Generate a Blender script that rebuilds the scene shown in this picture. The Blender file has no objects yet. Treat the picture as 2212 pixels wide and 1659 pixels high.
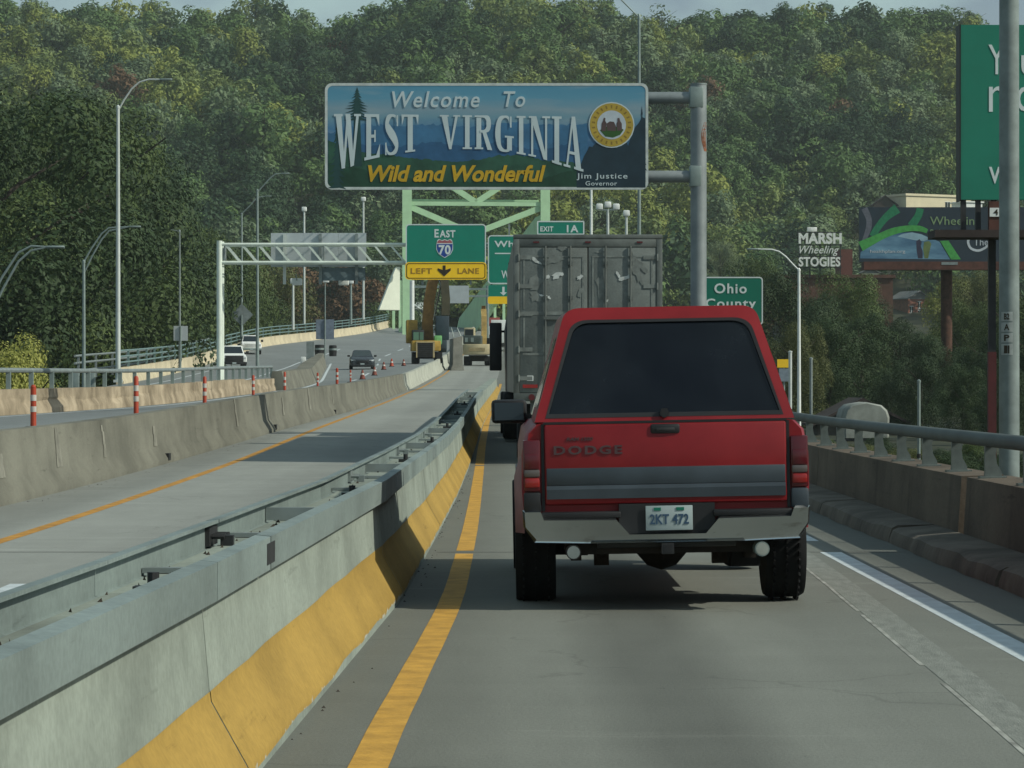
import bpy, bmesh, math, random
import numpy as np
from mathutils import Vector, Matrix

SC = bpy.context.scene
COL = SC.collection
R = math.radians

# ---------------------------------------------------------------- camera
F = 6500.0; CX = 1106.0; HV = 837.0; EYE = 1.45; S = F / 4100.0
cam_d = bpy.data.cameras.new('camera')
cam_d.sensor_width = 36.0
cam_d.lens = 36.0 * F / 2212.0
cam_d.clip_start = 0.1
cam_d.clip_end = 9000.0
cam = bpy.data.objects.new('camera', cam_d)
COL.objects.link(cam)
cam.location = (0, 0, EYE)
cam.rotation_euler = (R(90) + math.atan((HV - 829.5) / F), 0, 0)
SC.camera = cam

# ---------------------------------------------------------------- sky, sun, exposure
SUN_EL, SUN_AZ = 37.0, 108.0          # elevation; azimuth clockwise from the driving direction
w = bpy.data.worlds.new('World'); SC.world = w; w.use_nodes = True
nt = w.node_tree; nt.nodes.clear()
out = nt.nodes.new('ShaderNodeOutputWorld'); bg = nt.nodes.new('ShaderNodeBackground')
sky = nt.nodes.new('ShaderNodeTexSky'); sky.sky_type = 'NISHITA'; sky.sun_disc = False
sky.sun_elevation = R(SUN_EL); sky.sun_rotation = R(SUN_AZ); sky.dust_density = 1.4; sky.ozone_density = 1.0
tc = nt.nodes.new('ShaderNodeTexCoord'); mp = nt.nodes.new('ShaderNodeMapping')
mp.inputs['Scale'].default_value = (3.0, 3.0, 7.5); mp.inputs['Location'].default_value = (0.35, 0.1, 0.2)
nz = nt.nodes.new('ShaderNodeTexNoise'); nz.inputs['Scale'].default_value = 2.6; nz.inputs['Detail'].default_value = 7
rp = nt.nodes.new('ShaderNodeValToRGB'); rp.color_ramp.elements[0].position = .44; rp.color_ramp.elements[1].position = .62
mx = nt.nodes.new('ShaderNodeMixRGB'); mx.inputs['Color2'].default_value = (5.0, 6.9, 6.8, 1)
nt.links.new(tc.outputs['Generated'], mp.inputs['Vector']); nt.links.new(mp.outputs['Vector'], nz.inputs['Vector'])
nt.links.new(nz.outputs['Fac'], rp.inputs['Fac']); nt.links.new(rp.outputs['Color'], mx.inputs['Fac'])
nt.links.new(sky.outputs['Color'], mx.inputs['Color1']); nt.links.new(mx.outputs['Color'], bg.inputs['Color'])
bg.inputs['Strength'].default_value = 0.10
nt.links.new(bg.outputs['Background'], out.inputs['Surface'])

sd = bpy.data.lights.new('sun', 'SUN'); sd.energy = 4.2; sd.angle = R(0.6); sd.color = (1.0, 0.97, 0.83)
sun = bpy.data.objects.new('sun', sd); COL.objects.link(sun)
_d = Vector((math.cos(R(SUN_EL)) * math.sin(R(SUN_AZ)), math.cos(R(SUN_EL)) * math.cos(R(SUN_AZ)), math.sin(R(SUN_EL))))
sun.rotation_euler = _d.to_track_quat('Z', 'Y').to_euler()
vs = SC.view_settings
vs.view_transform = 'Standard'; vs.look = 'None'; vs.exposure = -0.25; vs.gamma = 1.0; vs.use_curve_mapping = False
SC.cycles.max_bounces = 6; SC.cycles.diffuse_bounces = 3; SC.cycles.glossy_bounces = 3
SC.cycles.transmission_bounces = 4; SC.cycles.volume_bounces = 0; SC.cycles.use_denoising = True

# ---------------------------------------------------------------- helpers
def P(u, v, y4):
    """place of a spot of the survey sketch at road distance y4 (sketch units)"""
    Y = y4 * S
    return Vector(((u - CX) / F * Y, Y, EYE - (v - HV) / F * Y))

def lin(c):
    c = c / 255.0
    return c / 12.92 if c <= .04045 else ((c + .055) / 1.055) ** 2.4
def rgb(r, g, b): return (lin(r), lin(g), lin(b))

def mat(name, color, rough=.7, metal=0., var=.18, scale=4., bump=0., bscale=None, spec=.4, stretch=None, color2=None,
        lo=.35, hi=.68, detail=6, emit=0.):
    m = bpy.data.materials.new(name); m.use_nodes = True
    t = m.node_tree; b = t.nodes['Principled BSDF']
    b.inputs['Roughness'].default_value = rough; b.inputs['Metallic'].default_value = metal
    b.inputs['Specular IOR Level'].default_value = spec
    c = list(color) + [1]
    if var <= 0 and color2 is None:
        b.inputs['Base Color'].default_value = c
    else:
        tcn = t.nodes.new('ShaderNodeTexCoord'); mpn = t.nodes.new('ShaderNodeMapping')
        if stretch: mpn.inputs['Scale'].default_value = stretch
        n = t.nodes.new('ShaderNodeTexNoise'); n.inputs['Scale'].default_value = scale; n.inputs['Detail'].default_value = detail
        n.inputs['Roughness'].default_value = .62
        r = t.nodes.new('ShaderNodeValToRGB')
        r.color_ramp.elements[0].position = lo; r.color_ramp.elements[1].position = hi
        r.color_ramp.elements[0].color = [x * (1 - var) for x in color] + [1]
        r.color_ramp.elements[1].color = (list(color2) + [1]) if color2 else [min(1, x * (1 + var)) for x in color] + [1]
        t.links.new(tcn.outputs['Object'], mpn.inputs['Vector']); t.links.new(mpn.outputs['Vector'], n.inputs['Vector'])
        t.links.new(n.outputs['Fac'], r.inputs['Fac']); t.links.new(r.outputs['Color'], b.inputs['Base Color'])
        if bump > 0:
            n2 = t.nodes.new('ShaderNodeTexNoise'); n2.inputs['Scale'].default_value = bscale or scale * 6; n2.inputs['Detail'].default_value = 5
            bp = t.nodes.new('ShaderNodeBump'); bp.inputs['Strength'].default_value = bump; bp.inputs['Distance'].default_value = .02
            t.links.new(mpn.outputs['Vector'], n2.inputs['Vector'])
            t.links.new(n2.outputs['Fac'], bp.inputs['Height']); t.links.new(bp.outputs['Normal'], b.inputs['Normal'])
    if emit:
        b.inputs['Emission Color'].default_value = c; b.inputs['Emission Strength'].default_value = emit
    return m

def weather(name, base, rough=.9, metal=0., blotch=.25, streak=.3, scuff=.5, chip=None, chip_z=.085, scale=1.2, bump=.3):
    """worn surface: blotches, run-down streaks, rubbed scuffs along y, chips near the foot (all wear marks of the thing itself)"""
    m = bpy.data.materials.new(name); m.use_nodes = True; t = m.node_tree; b = t.nodes['Principled BSDF']; N = t.nodes.new; L = t.links.new
    b.inputs['Roughness'].default_value = rough; b.inputs['Metallic'].default_value = metal; b.inputs['Specular IOR Level'].default_value = .3
    tcn = N('ShaderNodeTexCoord'); oi = N('ShaderNodeObjectInfo'); off = N('ShaderNodeVectorMath'); off.operation = 'MULTIPLY_ADD'
    cmb = N('ShaderNodeCombineXYZ'); L(oi.outputs['Random'], cmb.inputs[1]); L(cmb.outputs[0], off.inputs[0]); off.inputs[1].default_value = (0,57,0); L(tcn.outputs['Object'], off.inputs[2])
    def noise(sc, st, det=7, ro=.62):
        mpn = N('ShaderNodeMapping'); mpn.inputs['Scale'].default_value = st; n = N('ShaderNodeTexNoise'); n.inputs['Scale'].default_value = sc; n.inputs['Detail'].default_value = det; n.inputs['Roughness'].default_value = ro
        L(off.outputs[0], mpn.inputs[0]); L(mpn.outputs[0], n.inputs['Vector']); return n.outputs['Fac']
    def ramp(x, p0, p1, v0, v1):
        r = N('ShaderNodeMapRange'); r.interpolation_type = 'SMOOTHSTEP'; L(x, r.inputs['Value'])
        for k, q in zip(('From Min','From Max','To Min','To Max'), (p0,p1,v0,v1)): r.inputs[k].default_value = q
        return r.outputs[0]
    def mul(x, y):
        n = N('ShaderNodeMath'); n.operation = 'MULTIPLY'; L(x, n.inputs[0]); L(y, n.inputs[1]); return n.outputs[0]
    v_ = ramp(noise(scale, (1,.6,1)), .3, .7, 1-blotch, 1+blotch*.6)
    v_ = mul(v_, ramp(noise(30, (1,1,1), 4), .3, .7, .90, 1.08))
    v_ = mul(v_, ramp(noise(1.5, (1,1,.10), 7), .50, .74, 1., 1-streak))
    v_ = mul(v_, ramp(noise(5., (1,.16,2.2), 6, .7), .60, .70, 1., 1-scuff))
    cb = N('ShaderNodeCombineXYZ'); [L(v_, cb.inputs[i]) for i in range(3)]
    cm = N('ShaderNodeMixRGB'); cm.blend_type = 'MULTIPLY'; cm.inputs['Fac'].default_value = 1; cm.inputs['Color1'].default_value = list(base)+[1]; L(cb.outputs[0], cm.inputs['Color2'])
    col = cm.outputs[0]
    if chip:
        sp = N('ShaderNodeSeparateXYZ'); L(tcn.outputs['Object'], sp.inputs[0])
        k = N('ShaderNodeMath'); k.operation = 'SUBTRACT'; L(noise(7, (1,.8,1), 6, .7), k.inputs[0]); L(ramp(sp.outputs['Z'], .03, chip_z, -.03, .2), k.inputs[1])
        mc = N('ShaderNodeMixRGB'); mc.inputs['Color2'].default_value = list(chip)+[1]; L(ramp(k.outputs[0], .54, .58, 0., 1.), mc.inputs['Fac']); L(col, mc.inputs['Color1']); col = mc.outputs[0]
    L(col, b.inputs['Base Color'])
    bp = N('ShaderNodeBump'); bp.inputs['Strength'].default_value = bump; bp.inputs['Distance'].default_value = .015; L(noise(22, (1,1,1), 5), bp.inputs['Height']); L(bp.outputs[0], b.inputs['Normal'])
    return m

class MB:
    def __init__(s): s.v = []; s.f = []; s.m = []
    def add(s, vs, fs, mi=0):
        o = len(s.v); s.v.extend([tuple(x) for x in vs]); s.f.extend([tuple(i + o for i in f) for f in fs]); s.m.extend([mi] * len(fs)); return s
    def box(s, x0, x1, y0, y1, z0, z1, mi=0):
        return s.add([(x0,y0,z0),(x1,y0,z0),(x1,y1,z0),(x0,y1,z0),(x0,y0,z1),(x1,y0,z1),(x1,y1,z1),(x0,y1,z1)],
                     [(0,3,2,1),(4,5,6,7),(0,1,5,4),(1,2,6,5),(2,3,7,6),(3,0,4,7)], mi)
    def beam(s, p0, p1, w, h, mi=0, up=(0,0,1)):
        p0 = Vector(p0); p1 = Vector(p1); d = (p1 - p0).normalized(); u = Vector(up)
        if abs(d.dot(u)) > .98: u = Vector((0,1,0))
        a = d.cross(u).normalized() * w / 2; b = a.cross(d).normalized() * h / 2
        vs = [p0-a-b, p0+a-b, p0+a+b, p0-a+b, p1-a-b, p1+a-b, p1+a+b, p1-a+b]
        return s.add(vs, [(0,1,2,3),(7,6,5,4),(0,4,5,1),(1,5,6,2),(2,6,7,3),(3,7,4,0)], mi)
    def cyl(s, p0, p1, r0, r1=None, n=12, mi=0):
        if r1 is None: r1 = r0
        p0 = Vector(p0); p1 = Vector(p1); d = (p1 - p0).normalized()
        u = Vector((0,0,1)) if abs(d.z) < .9 else Vector((1,0,0))
        a = d.cross(u).normalized(); b = a.cross(d)
        vs = []
        for p, r in ((p0, r0), (p1, r1)):
            for i in range(n):
                t = 2*math.pi*i/n; vs.append(p + (a*math.cos(t) + b*math.sin(t))*r)
        fs = [(i, (i+1)%n, n+(i+1)%n, n+i) for i in range(n)] + [tuple(range(n-1,-1,-1)), tuple(range(n,2*n))]
        return s.add(vs, fs, mi)
    def tube(s, pts, r, n=8, mi=0):
        pts = [Vector(p) for p in pts]; rs = r if isinstance(r, (list, tuple)) else [r]*len(pts)
        vs = []
        for i, p in enumerate(pts):
            d = (pts[min(i+1, len(pts)-1)] - pts[max(i-1,0)]).normalized()
            u = Vector((0,0,1)) if abs(d.z) < .95 else Vector((0,1,0))
            a = d.cross(u).normalized(); b = a.cross(d)
            for k in range(n):
                t = 2*math.pi*k/n; vs.append(p + (a*math.cos(t)+b*math.sin(t))*rs[i])
        fs = []
        for i in range(len(pts)-1):
            for k in range(n): fs.append((i*n+k, i*n+(k+1)%n, (i+1)*n+(k+1)%n, (i+1)*n+k))
        fs += [tuple(range(n-1,-1,-1)), tuple(range((len(pts)-1)*n, len(pts)*n))]
        return s.add(vs, fs, mi)
    def prism(s, poly, axis, a0, a1, mi=0):
        def q(p, a): return {'x': (a,p[0],p[1]), 'y': (p[0],a,p[1]), 'z': (p[0],p[1],a)}[axis]
        n = len(poly); vs = [q(p,a0) for p in poly] + [q(p,a1) for p in poly]
        return s.add(vs, [(i,(i+1)%n,n+(i+1)%n,n+i) for i in range(n)] + [tuple(range(n-1,-1,-1)), tuple(range(n,2*n))], mi)
    def loft(s, secs, mi=0, cap=True, closed=True):
        n = len(secs[0]); vs = [p for c in secs for p in c]; fs = []
        for i in range(len(secs)-1):
            for k in range(n if closed else n-1): fs.append((i*n+k, i*n+(k+1)%n, (i+1)*n+(k+1)%n, (i+1)*n+k))
        if cap: fs += [tuple(range(n-1,-1,-1)), tuple(range((len(secs)-1)*n, len(secs)*n))]
        return s.add(vs, fs, mi)
    def lathe(s, prof, c, axis='z', n=20, mi=0):
        vs = []; c = Vector(c)
        for r, h in prof:
            for k in range(n):
                t = 2*math.pi*k/n; a, b = r*math.cos(t), r*math.sin(t)
                vs.append(c + Vector({'z': (a,b,h), 'x': (h,a,b), 'y': (a,h,b)}[axis]))
        fs = []
        for i in range(len(prof)-1):
            for k in range(n): fs.append((i*n+k, i*n+(k+1)%n, (i+1)*n+(k+1)%n, (i+1)*n+k))
        fs += [tuple(range(n-1,-1,-1)), tuple(range((len(prof)-1)*n, len(prof)*n))]
        return s.add(vs, fs, mi)
    def sheet(s, poly, y, mi=0):
        """flat polygon (x,z) facing -y"""
        return s.add([(p[0], y, p[1]) for p in poly], [tuple(range(len(poly)))], mi)
    def mesh(s, name, mats, bevel=0., smooth=True, ang=32, recalc=True):
        me = bpy.data.meshes.new(name); me.from_pydata(s.v, [], s.f)
        ms = mats if isinstance(mats, (list, tuple)) else [mats]
        for m in ms: me.materials.append(m)
        if len(ms) > 1: me.polygons.foreach_set('material_index', s.m)
        if recalc or bevel:
            bm = bmesh.new(); bm.from_mesh(me)
            if recalc: bmesh.ops.recalc_face_normals(bm, faces=bm.faces)
            if bevel:
                es = [e for e in bm.edges if len(e.link_faces) == 2 and e.calc_face_angle(0) > R(25)]
                bmesh.ops.bevel(bm, geom=es, offset=bevel, segments=2, profile=.5, affect='EDGES', clamp_overlap=True)
            bm.to_mesh(me); bm.free()
        if smooth:
            me.polygons.foreach_set('use_smooth', [True]*len(me.polygons)); me.set_sharp_from_angle(angle=R(ang))
        me.update(); return me
    def build(s, name, mats, parent=None, bevel=0., smooth=True, ang=32, loc=None, recalc=True):
        return link(name, s.mesh(name, mats, bevel, smooth, ang, recalc), parent, loc)

def link(name, me, parent=None, loc=None):
    o = bpy.data.objects.new(name, me); COL.objects.link(o)
    if parent is not None: o.parent = parent
    if loc is not None: o.location = loc
    return o

def tag(o, label=None, cat=None, group=None, kind=None):
    if label: o['label'] = label
    if cat: o['category'] = cat
    if group: o['group'] = group
    if kind: o['kind'] = kind
    return o

def thing(name, label, cat, loc=(0,0,0), rz=0., group=None):
    o = bpy.data.objects.new(name, None); COL.objects.link(o)
    o.location = loc; o.rotation_euler = (0,0,rz); o.empty_display_size = .3
    return tag(o, label, cat, group)

def copy_tree(o, label=None, loc=None, rz=None):
    c = o.copy(); COL.objects.link(c)
    if label: c['label'] = label
    if loc is not None: c.location = loc
    if rz is not None: c.rotation_euler = (0,0,rz)
    for ch in list(o.children):
        d = ch.copy(); COL.objects.link(d); d.parent = c
        for g in list(ch.children):
            e = g.copy(); COL.objects.link(e); e.parent = d
    return c

def interp(tab, x):
    xs = [a for a,_ in tab]; ys = [b for _,b in tab]
    return float(np.interp(x, xs, ys))
def smooth_tab(tab, wd=9.0):
    def f(x):
        ks = np.linspace(-wd, wd, 9)
        return float(np.mean(np.interp(x + ks, [a for a,_ in tab], [b for _,b in tab])))
    return f

def text_geo(s, shear=0., offset=0., space=1., res=3):
    cu = bpy.data.curves.new('t', 'FONT'); cu.body = s; cu.size = 1.; cu.shear = shear; cu.offset = offset
    cu.space_character = space; cu.resolution_u = res; cu.extrude = .002
    ob = bpy.data.objects.new('t', cu); COL.objects.link(ob)
    bpy.context.view_layer.update()
    dg = bpy.context.evaluated_depsgraph_get()
    me = bpy.data.meshes.new_from_object(ob.evaluated_get(dg))
    vs = [tuple(v.co) for v in me.vertices]; fs = [tuple(p.vertices) for p in me.polygons]
    bpy.data.objects.remove(ob); bpy.data.curves.remove(cu); bpy.data.meshes.remove(me)
    return vs, fs
def text(mb, s, x0, x1, z0, z1, y, depth=.012, shear=0., offset=0., space=1., mi=0, res=3):
    """lettering fitted to x0..x1, z0..z1, standing proud of plane y towards -y"""
    vs, fs = text_geo(s, shear, offset, space, res)
    a = np.array(vs); lo = a.min(0); hi = a.max(0); d = np.maximum(hi - lo, 1e-6)
    q = [(x0 + (p[0]-lo[0])/d[0]*(x1-x0), y - (depth if p[2] > 0 else -.002), z0 + (p[1]-lo[1])/d[1]*(z1-z0)) for p in vs]
    mb.add(q, fs, mi)
    return mb
def rrect(x0, x1, z0, z1, r, n=5):
    pts = []
    for cx, cz, a0 in ((x1-r, z0+r, -90), (x1-r, z1-r, 0), (x0+r, z1-r, 90), (x0+r, z0+r, 180)):
        for i in range(n+1):
            t = R(a0 + 90*i/n); pts.append((cx + r*math.cos(t), cz + r*math.sin(t)))
    return pts
def circle(cx, cz, r, n=28): return [(cx + r*math.cos(2*math.pi*i/n), cz + r*math.sin(2*math.pi*i/n)) for i in range(n)]

# ---------------------------------------------------------------- materials
M = {}
M['galv'] = mat('galvanised_steel', (.24,.30,.29), .5, .35, .14, 3.)
M['galv_dull'] = mat('weathered_steel', (.22,.26,.26), .6, .3, .2, 2.5)
M['alu'] = mat('pale_pole', (.55,.60,.58), .5, .2, .08, 2.)
M['white'] = mat('white_paint', (.72,.76,.74), .5, 0, .08, 3.)
M['black'] = mat('black_plastic', (.014,.015,.017), .5, 0, .1, 3.)
M['dark'] = mat('dark_steel', (.03,.032,.034), .6, .2, .25, 4.)
M['rubber'] = mat('rubber', (.012,.013,.014), .85, 0, .25, 9., spec=.2)
M['chrome'] = mat('chrome', (.52,.55,.55), .24, .9, .2, 3.)
M['sign_green'] = mat('sign_green', (.006,.21,.145), .45, 0, .06, 1.)
M['sign_green_dark'] = mat('county_green', (.005,.15,.10), .5, 0, .06, 1.)
M['board_green'] = mat('board_green', (.010,.19,.125), .5, 0, .08, .8)
M['sign_white'] = mat('sign_white', (.62,.70,.70), .45, 0, .05, 2.)
M['sign_yellow'] = mat('sign_yellow', (.95,.60,.02), .45, 0, .05, 2.)
M['sign_black'] = mat('sign_black', (.03,.022,.01), .5, 0, .05, 2.)
M['sign_back'] = mat('sign_back', (.46,.51,.53), .55, .25, .1, 1.)
M['yellow_line'] = mat('yellow_line_paint', (.50,.28,.045), .75, 0, .22, 5., bump=.2)
M['orange_line'] = mat('worn_yellow_paint', (.44,.22,.035), .8, 0, .3, 4., bump=.2)
M['white_line'] = mat('white_line_paint', (.50,.56,.58), .75, 0, .15, 4., bump=.2)
M['orange'] = mat('orange_plastic', (.36,.045,.016), .5, 0, .12, 4.)
M['reflect'] = mat('reflective_band', (.50,.48,.44), .4, 0, .1, 5.)
M['rust'] = mat('rusty_steel', (.075,.035,.022), .85, 0, .4, 3.)
M['brown'] = mat('brown_catwalk', (.09,.036,.026), .8, 0, .3, 2.)
M['darkred'] = mat('dark_red_post', (.075,.012,.014), .7, 0, .2, 2.)
M['bridge'] = mat('pale_green_bridge_paint', (.44,.68,.42), .55, 0, .1, .5)
M['cat_yellow'] = mat('machine_yellow', (.42,.27,.05), .6, 0, .25, 2.)
M['concrete_tan'] = mat('tan_concrete', (.36,.29,.20), .9, 0, .3, 1.2, bump=.3, bscale=14)
# ================================================================ STRUCTURE: ground, roads
ebz = smooth_tab([(-60,0),(25,0),(30,.03),(38,.22),(50,.5),(64,.70),(85,1.0),(110,1.4),(150,2.5),(186,3.9),(260,8.0),(340,12.0),(420,13.5),(600,13.5)], 6)
wbz = smooth_tab([(-60,.6),(15,.68),(28,.8),(33,.94),(42,1.0),(56,1.1),(62,1.25),(81,1.5),(114,2.0),(139,2.85),(170,3.8),(186,4.4),(260,8.0),(340,12.0),(420,13.5),(600,13.5)], 6)
rampz = smooth_tab([(-60,-3),(20,-.6),(60,.3),(90,1.0),(120,1.9),(150,2.9),(185,4.8),(200,5.8),(225,7.1),(255,8.8),(320,12.6),(420,13.5),(600,13.5)], 6)
rampx = smooth_tab([(-60,-15.7),(10,-14.9),(20,-13.9),(40,-11.7),(60,-10.7),(80,-10.5),(97,-22.3),(120,-23.3),(150,-25.2),(185,-26.6),(200,-26.2),(225,-23),(255,-19.3),(320,-16.8),(600,-16)], 10)
medx = smooth_tab([(-60,-6.2),(22,-6.2),(29,-6.2),(38,-5.9),(50,-5.5),(64,-5.2),(85,-5.5),(110,-5.75),(600,-5.75)], 5)     # foot of the median wall
wedgex = smooth_tab([(-60,-15),(10,-14.2),(20,-13.2),(40,-11),(60,-9.9),(80,-9.7),(100,-11),(120,-13),(166,-16.7)], 6)
MEDW = .62                                                         # width of the median wall
def wb_pt(X, y4):
    a, b = rampx(y4), medx(y4) - MEDW; wx = wedgex(min(y4, 166)); lin_ = lambda x: rampz(y4) + (wbz(y4)-rampz(y4))*(x-a)/(b-a)
    q = min(1, max(0, (y4-105)/61.)); q = q*q*(3-2*q); zw = (wbz(y4)-.15)*(1-q) + lin_(wx)*q; za = rampz(y4) if y4 > 90 else zw-.3
    if X >= wx: t = (X-wx)/(b-wx); return (X, y4*S, zw*(1-t)+wbz(y4)*t)
    t = (X-a)/(wx-a) if wx-a > .05 else 1.; return (X, y4*S, za*(1-t)+zw*t)

# road material: concrete slabs with tyre lanes, an oil track and fine transverse tining
def road_mat(name, base, tracks, bands=True, scale=1.0):
    m = bpy.data.materials.new(name); m.use_nodes = True; t = m.node_tree; b = t.nodes['Principled BSDF']
    b.inputs['Roughness'].default_value = .85; b.inputs['Specular IOR Level'].default_value = .3
    N = t.nodes.new; L = t.links.new
    tcn = N('ShaderNodeTexCoord'); sp = N('ShaderNodeSeparateXYZ'); L(tcn.outputs['Object'], sp.inputs[0])
    def noise(sc, det=6, stretch=(1,1,1), rough=.6):
        mpn = N('ShaderNodeMapping'); mpn.inputs['Scale'].default_value = stretch
        n = N('ShaderNodeTexNoise'); n.inputs['Scale'].default_value = sc; n.inputs['Detail'].default_value = det; n.inputs['Roughness'].default_value = rough
        L(tcn.outputs['Object'], mpn.inputs[0]); L(mpn.outputs[0], n.inputs['Vector']); return n.outputs['Fac']
    def math_(op, a, bb=None, clamp=False):
        n = N('ShaderNodeMath'); n.operation = op; n.use_clamp = clamp
        for i, x in enumerate((a, bb)):
            if x is None: continue
            if hasattr(x, 'is_linked'): L(x, n.inputs[i])
            else: n.inputs[i].default_value = x
        return n.outputs[0]
    def band(center, half, soft, wob=.12):
        wx = math_('ADD', sp.outputs['X'], math_('MULTIPLY', math_('SUBTRACT', noise(.35, 3, (1,.25,1)), .5), wob*4))
        d = math_('ABSOLUTE', math_('SUBTRACT', wx, center))
        return math_('SUBTRACT', 1., math_('DIVIDE', math_('SUBTRACT', d, half), soft), None) if False else math_('SUBTRACT', 1.0, math_('DIVIDE', math_('MAXIMUM', math_('SUBTRACT', d, half), 0.), soft), True)
    val = math_('ADD', .72, math_('MULTIPLY', noise(.22, 4, (1,.35,1)), .5))            # large blotches
    val = math_('MULTIPLY', val, math_('ADD', .74, math_('MULTIPLY', noise(42, 4), .52)))  # aggregate
    val = math_('MULTIPLY', val, math_('ADD', .88, math_('MULTIPLY', noise(2.2, 6, (1.6,.35,1)), .24)))
    if bands: val = math_('MULTIPLY', val, math_('ADD', .90, math_('MULTIPLY', noise(1.0, 4, (.12,1.7,1), .7), .2)))
    def step(x, p0, p1, v0, v1):
        r = N('ShaderNodeMapRange'); r.interpolation_type = 'SMOOTHSTEP'; L(x, r.inputs['Value'])
        for k, q in zip(('From Min','From Max','To Min','To Max'), (p0,p1,v0,v1)): r.inputs[k].default_value = q
        return r.outputs[0]
    val = math_('MULTIPLY', val, step(noise(1.3, 5, (.22,1.5,1), .65), .60, .68, 1., 1.17))          # pale drag marks across the lane
    val = math_('MULTIPLY', val, step(noise(9, 5, (1,.5,1), .7), .66, .72, 1., .72))                # oil drips
    wv = N('ShaderNodeTexVoronoi'); wv.feature = 'DISTANCE_TO_EDGE'; wv.inputs['Scale'].default_value = .33
    wn = N('ShaderNodeTexNoise'); wn.inputs['Scale'].default_value = 1.6; wn.inputs['Detail'].default_value = 6; L(tcn.outputs['Object'], wn.inputs['Vector'])
    wa = N('ShaderNodeVectorMath'); wa.operation = 'MULTIPLY_ADD'; wa.inputs[1].default_value = (.9,.9,0); L(wn.outputs['Color'], wa.inputs[0]); L(tcn.outputs['Object'], wa.inputs[2]); L(wa.outputs[0], wv.inputs['Vector'])
    ck = math_('MAXIMUM', step(wv.outputs['Distance'], .002, .008, .84, 1.), step(noise(.4, 3), .50, .56, 1., 0.))
    val = math_('MULTIPLY', val, math_('MINIMUM', ck, 1.))
    for c, h, s_, amt in tracks:
        k = math_('MULTIPLY', math_('MAXIMUM', band(c, h, s_), 0.), math_('ADD', .55, math_('MULTIPLY', noise(.9, 4, (1,.2,1)), .8)))
        val = math_('MULTIPLY', val, math_('ADD', 1., math_('MULTIPLY', k, amt)))
    cm = N('ShaderNodeMixRGB'); cm.blend_type = 'MULTIPLY'; cm.inputs['Fac'].default_value = 1; cm.inputs['Color1'].default_value = list(base)+[1]
    cb = N('ShaderNodeCombineXYZ')
    for i in range(3): L(val, cb.inputs[i])
    L(cb.outputs[0], cm.inputs['Color2']); L(cm.outputs[0], b.inputs['Base Color'])
    bp = N('ShaderNodeBump'); bp.inputs['Strength'].default_value = .35; bp.inputs['Distance'].default_value = .01
    L(noise(70, 3), bp.inputs['Height']); L(bp.outputs[0], b.inputs['Normal'])
    return m
M['road_lane'] = road_mat('worn_lane_concrete', (.165,.175,.155), [(.78,.14,.32,-.34),(1.25,.2,.3,.10),(2.0,.5,.5,.06),(3.3,.2,.25,-.3),(.3,.3,.4,.08),(-.55,.25,.3,-.12)])
M['road_left'] = road_mat('left_lane_concrete', (.27,.285,.262), [(-5.9,.5,.5,-.25),(-1.6,.3,.5,-.12),(-3.0,.25,.5,-.12)])
M['road_west'] = road_mat('asphalt_grey', (.19,.21,.21), [(-9,.5,1.,-.1)], False)

def surf(name, x0f, x1f, zf, a, b, st, m, nx=2, dz=0., thick=0.):
    mb = MB(); ys = np.arange(a, b + .01, st); rows = []
    for y4 in ys:
        xa, xb = x0f(y4), x1f(y4)
        rows.append([(xa + (xb-xa)*i/(nx-1), y4*S, zf(xa + (xb-xa)*i/(nx-1), y4) + dz) for i in range(nx)])
    mb.loft(rows, cap=False, closed=False)
    o = mb.build(name, m, recalc=False); o['kind'] = 'structure'
    return o
# a lane each side of the movable barrier, one deck
ezf = lambda X, y4: ebz(y4)
surf('right_lane_road', lambda y: -1.05, lambda y: 3.56, ezf, -20, 430, 2, M['road_lane'])
surf('left_lane_road', lambda y: medx(y)-.1, lambda y: -1.05, ezf, -20, 430, 2, M['road_left'])
surf('opposite_road', lambda y: rampx(y)-.2, lambda y: medx(y)-MEDW+.1, lambda X, y: wb_pt(X, y)[2], -20, 430, 2, M['road_west'], nx=17)
# deck edge below the road
mb = MB(); rows = []
for y4 in np.arange(-20, 431, 5):
    xa, xb, z = rampx(y4)-.6, 4.75, ebz(y4); za = wb_pt(rampx(y4), y4)[2]-.1
    rows.append([(xa,y4*S,za-.25),(medx(y4)-.3,y4*S,min(z,wbz(y4))-.30),(xb,y4*S,z-.25),(xb,y4*S,z-1.7),(medx(y4)-.3,y4*S,z-1.9),(xa,y4*S,za-1.7)])
mb.loft(rows); o = mb.build('bridge_deck', mat('deck_concrete', (.26,.25,.22), .9), smooth=False); o['kind'] = 'structure'

# painted lines, each a sheet 4 mm above its road
def line(name, xf, wd, a, b, m, gaps=(), zf=ezf, st=.5, dz=.002):
    mb = MB(); cuts = [a]
    for g0, g1 in gaps: cuts += [g0, g1]
    cuts.append(b)
    for i in range(0, len(cuts), 2):
        ys = list(np.arange(cuts[i], cuts[i+1], st)) + [cuts[i+1]]
        rnd = random.Random(int(a*7+i)); rows = []
        for y in ys:
            x = xf(y); j = rnd.uniform(-.002,.002)
            rows.append([(x-wd/2+j, y*S, zf(x-wd/2, y)+dz), (x+wd/2+j, y*S, zf(x+wd/2, y)+dz)])
        mb.loft(rows, cap=False, closed=False)
    o = mb.build(name, m, recalc=False); o['kind'] = 'structure'; return o
yx = smooth_tab([(-20,-.72),(7.2,-.56),(13,-.40),(20,-.43),(24,-.47),(39,-.62),(55,-.70),(90,-.72),(430,-.72)], 1.5)
lyx = smooth_tab([(-20,-4.75),(18,-4.80),(27,-5.0),(35,-4.92),(53,-4.80),(75,-5.0),(100,-5.3),(430,-5.35)], 4)
line('yellow_edge_line', yx, .155, 2, 120, M['yellow_line'], [(16.55,16.85),(32.6,32.9)])
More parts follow.
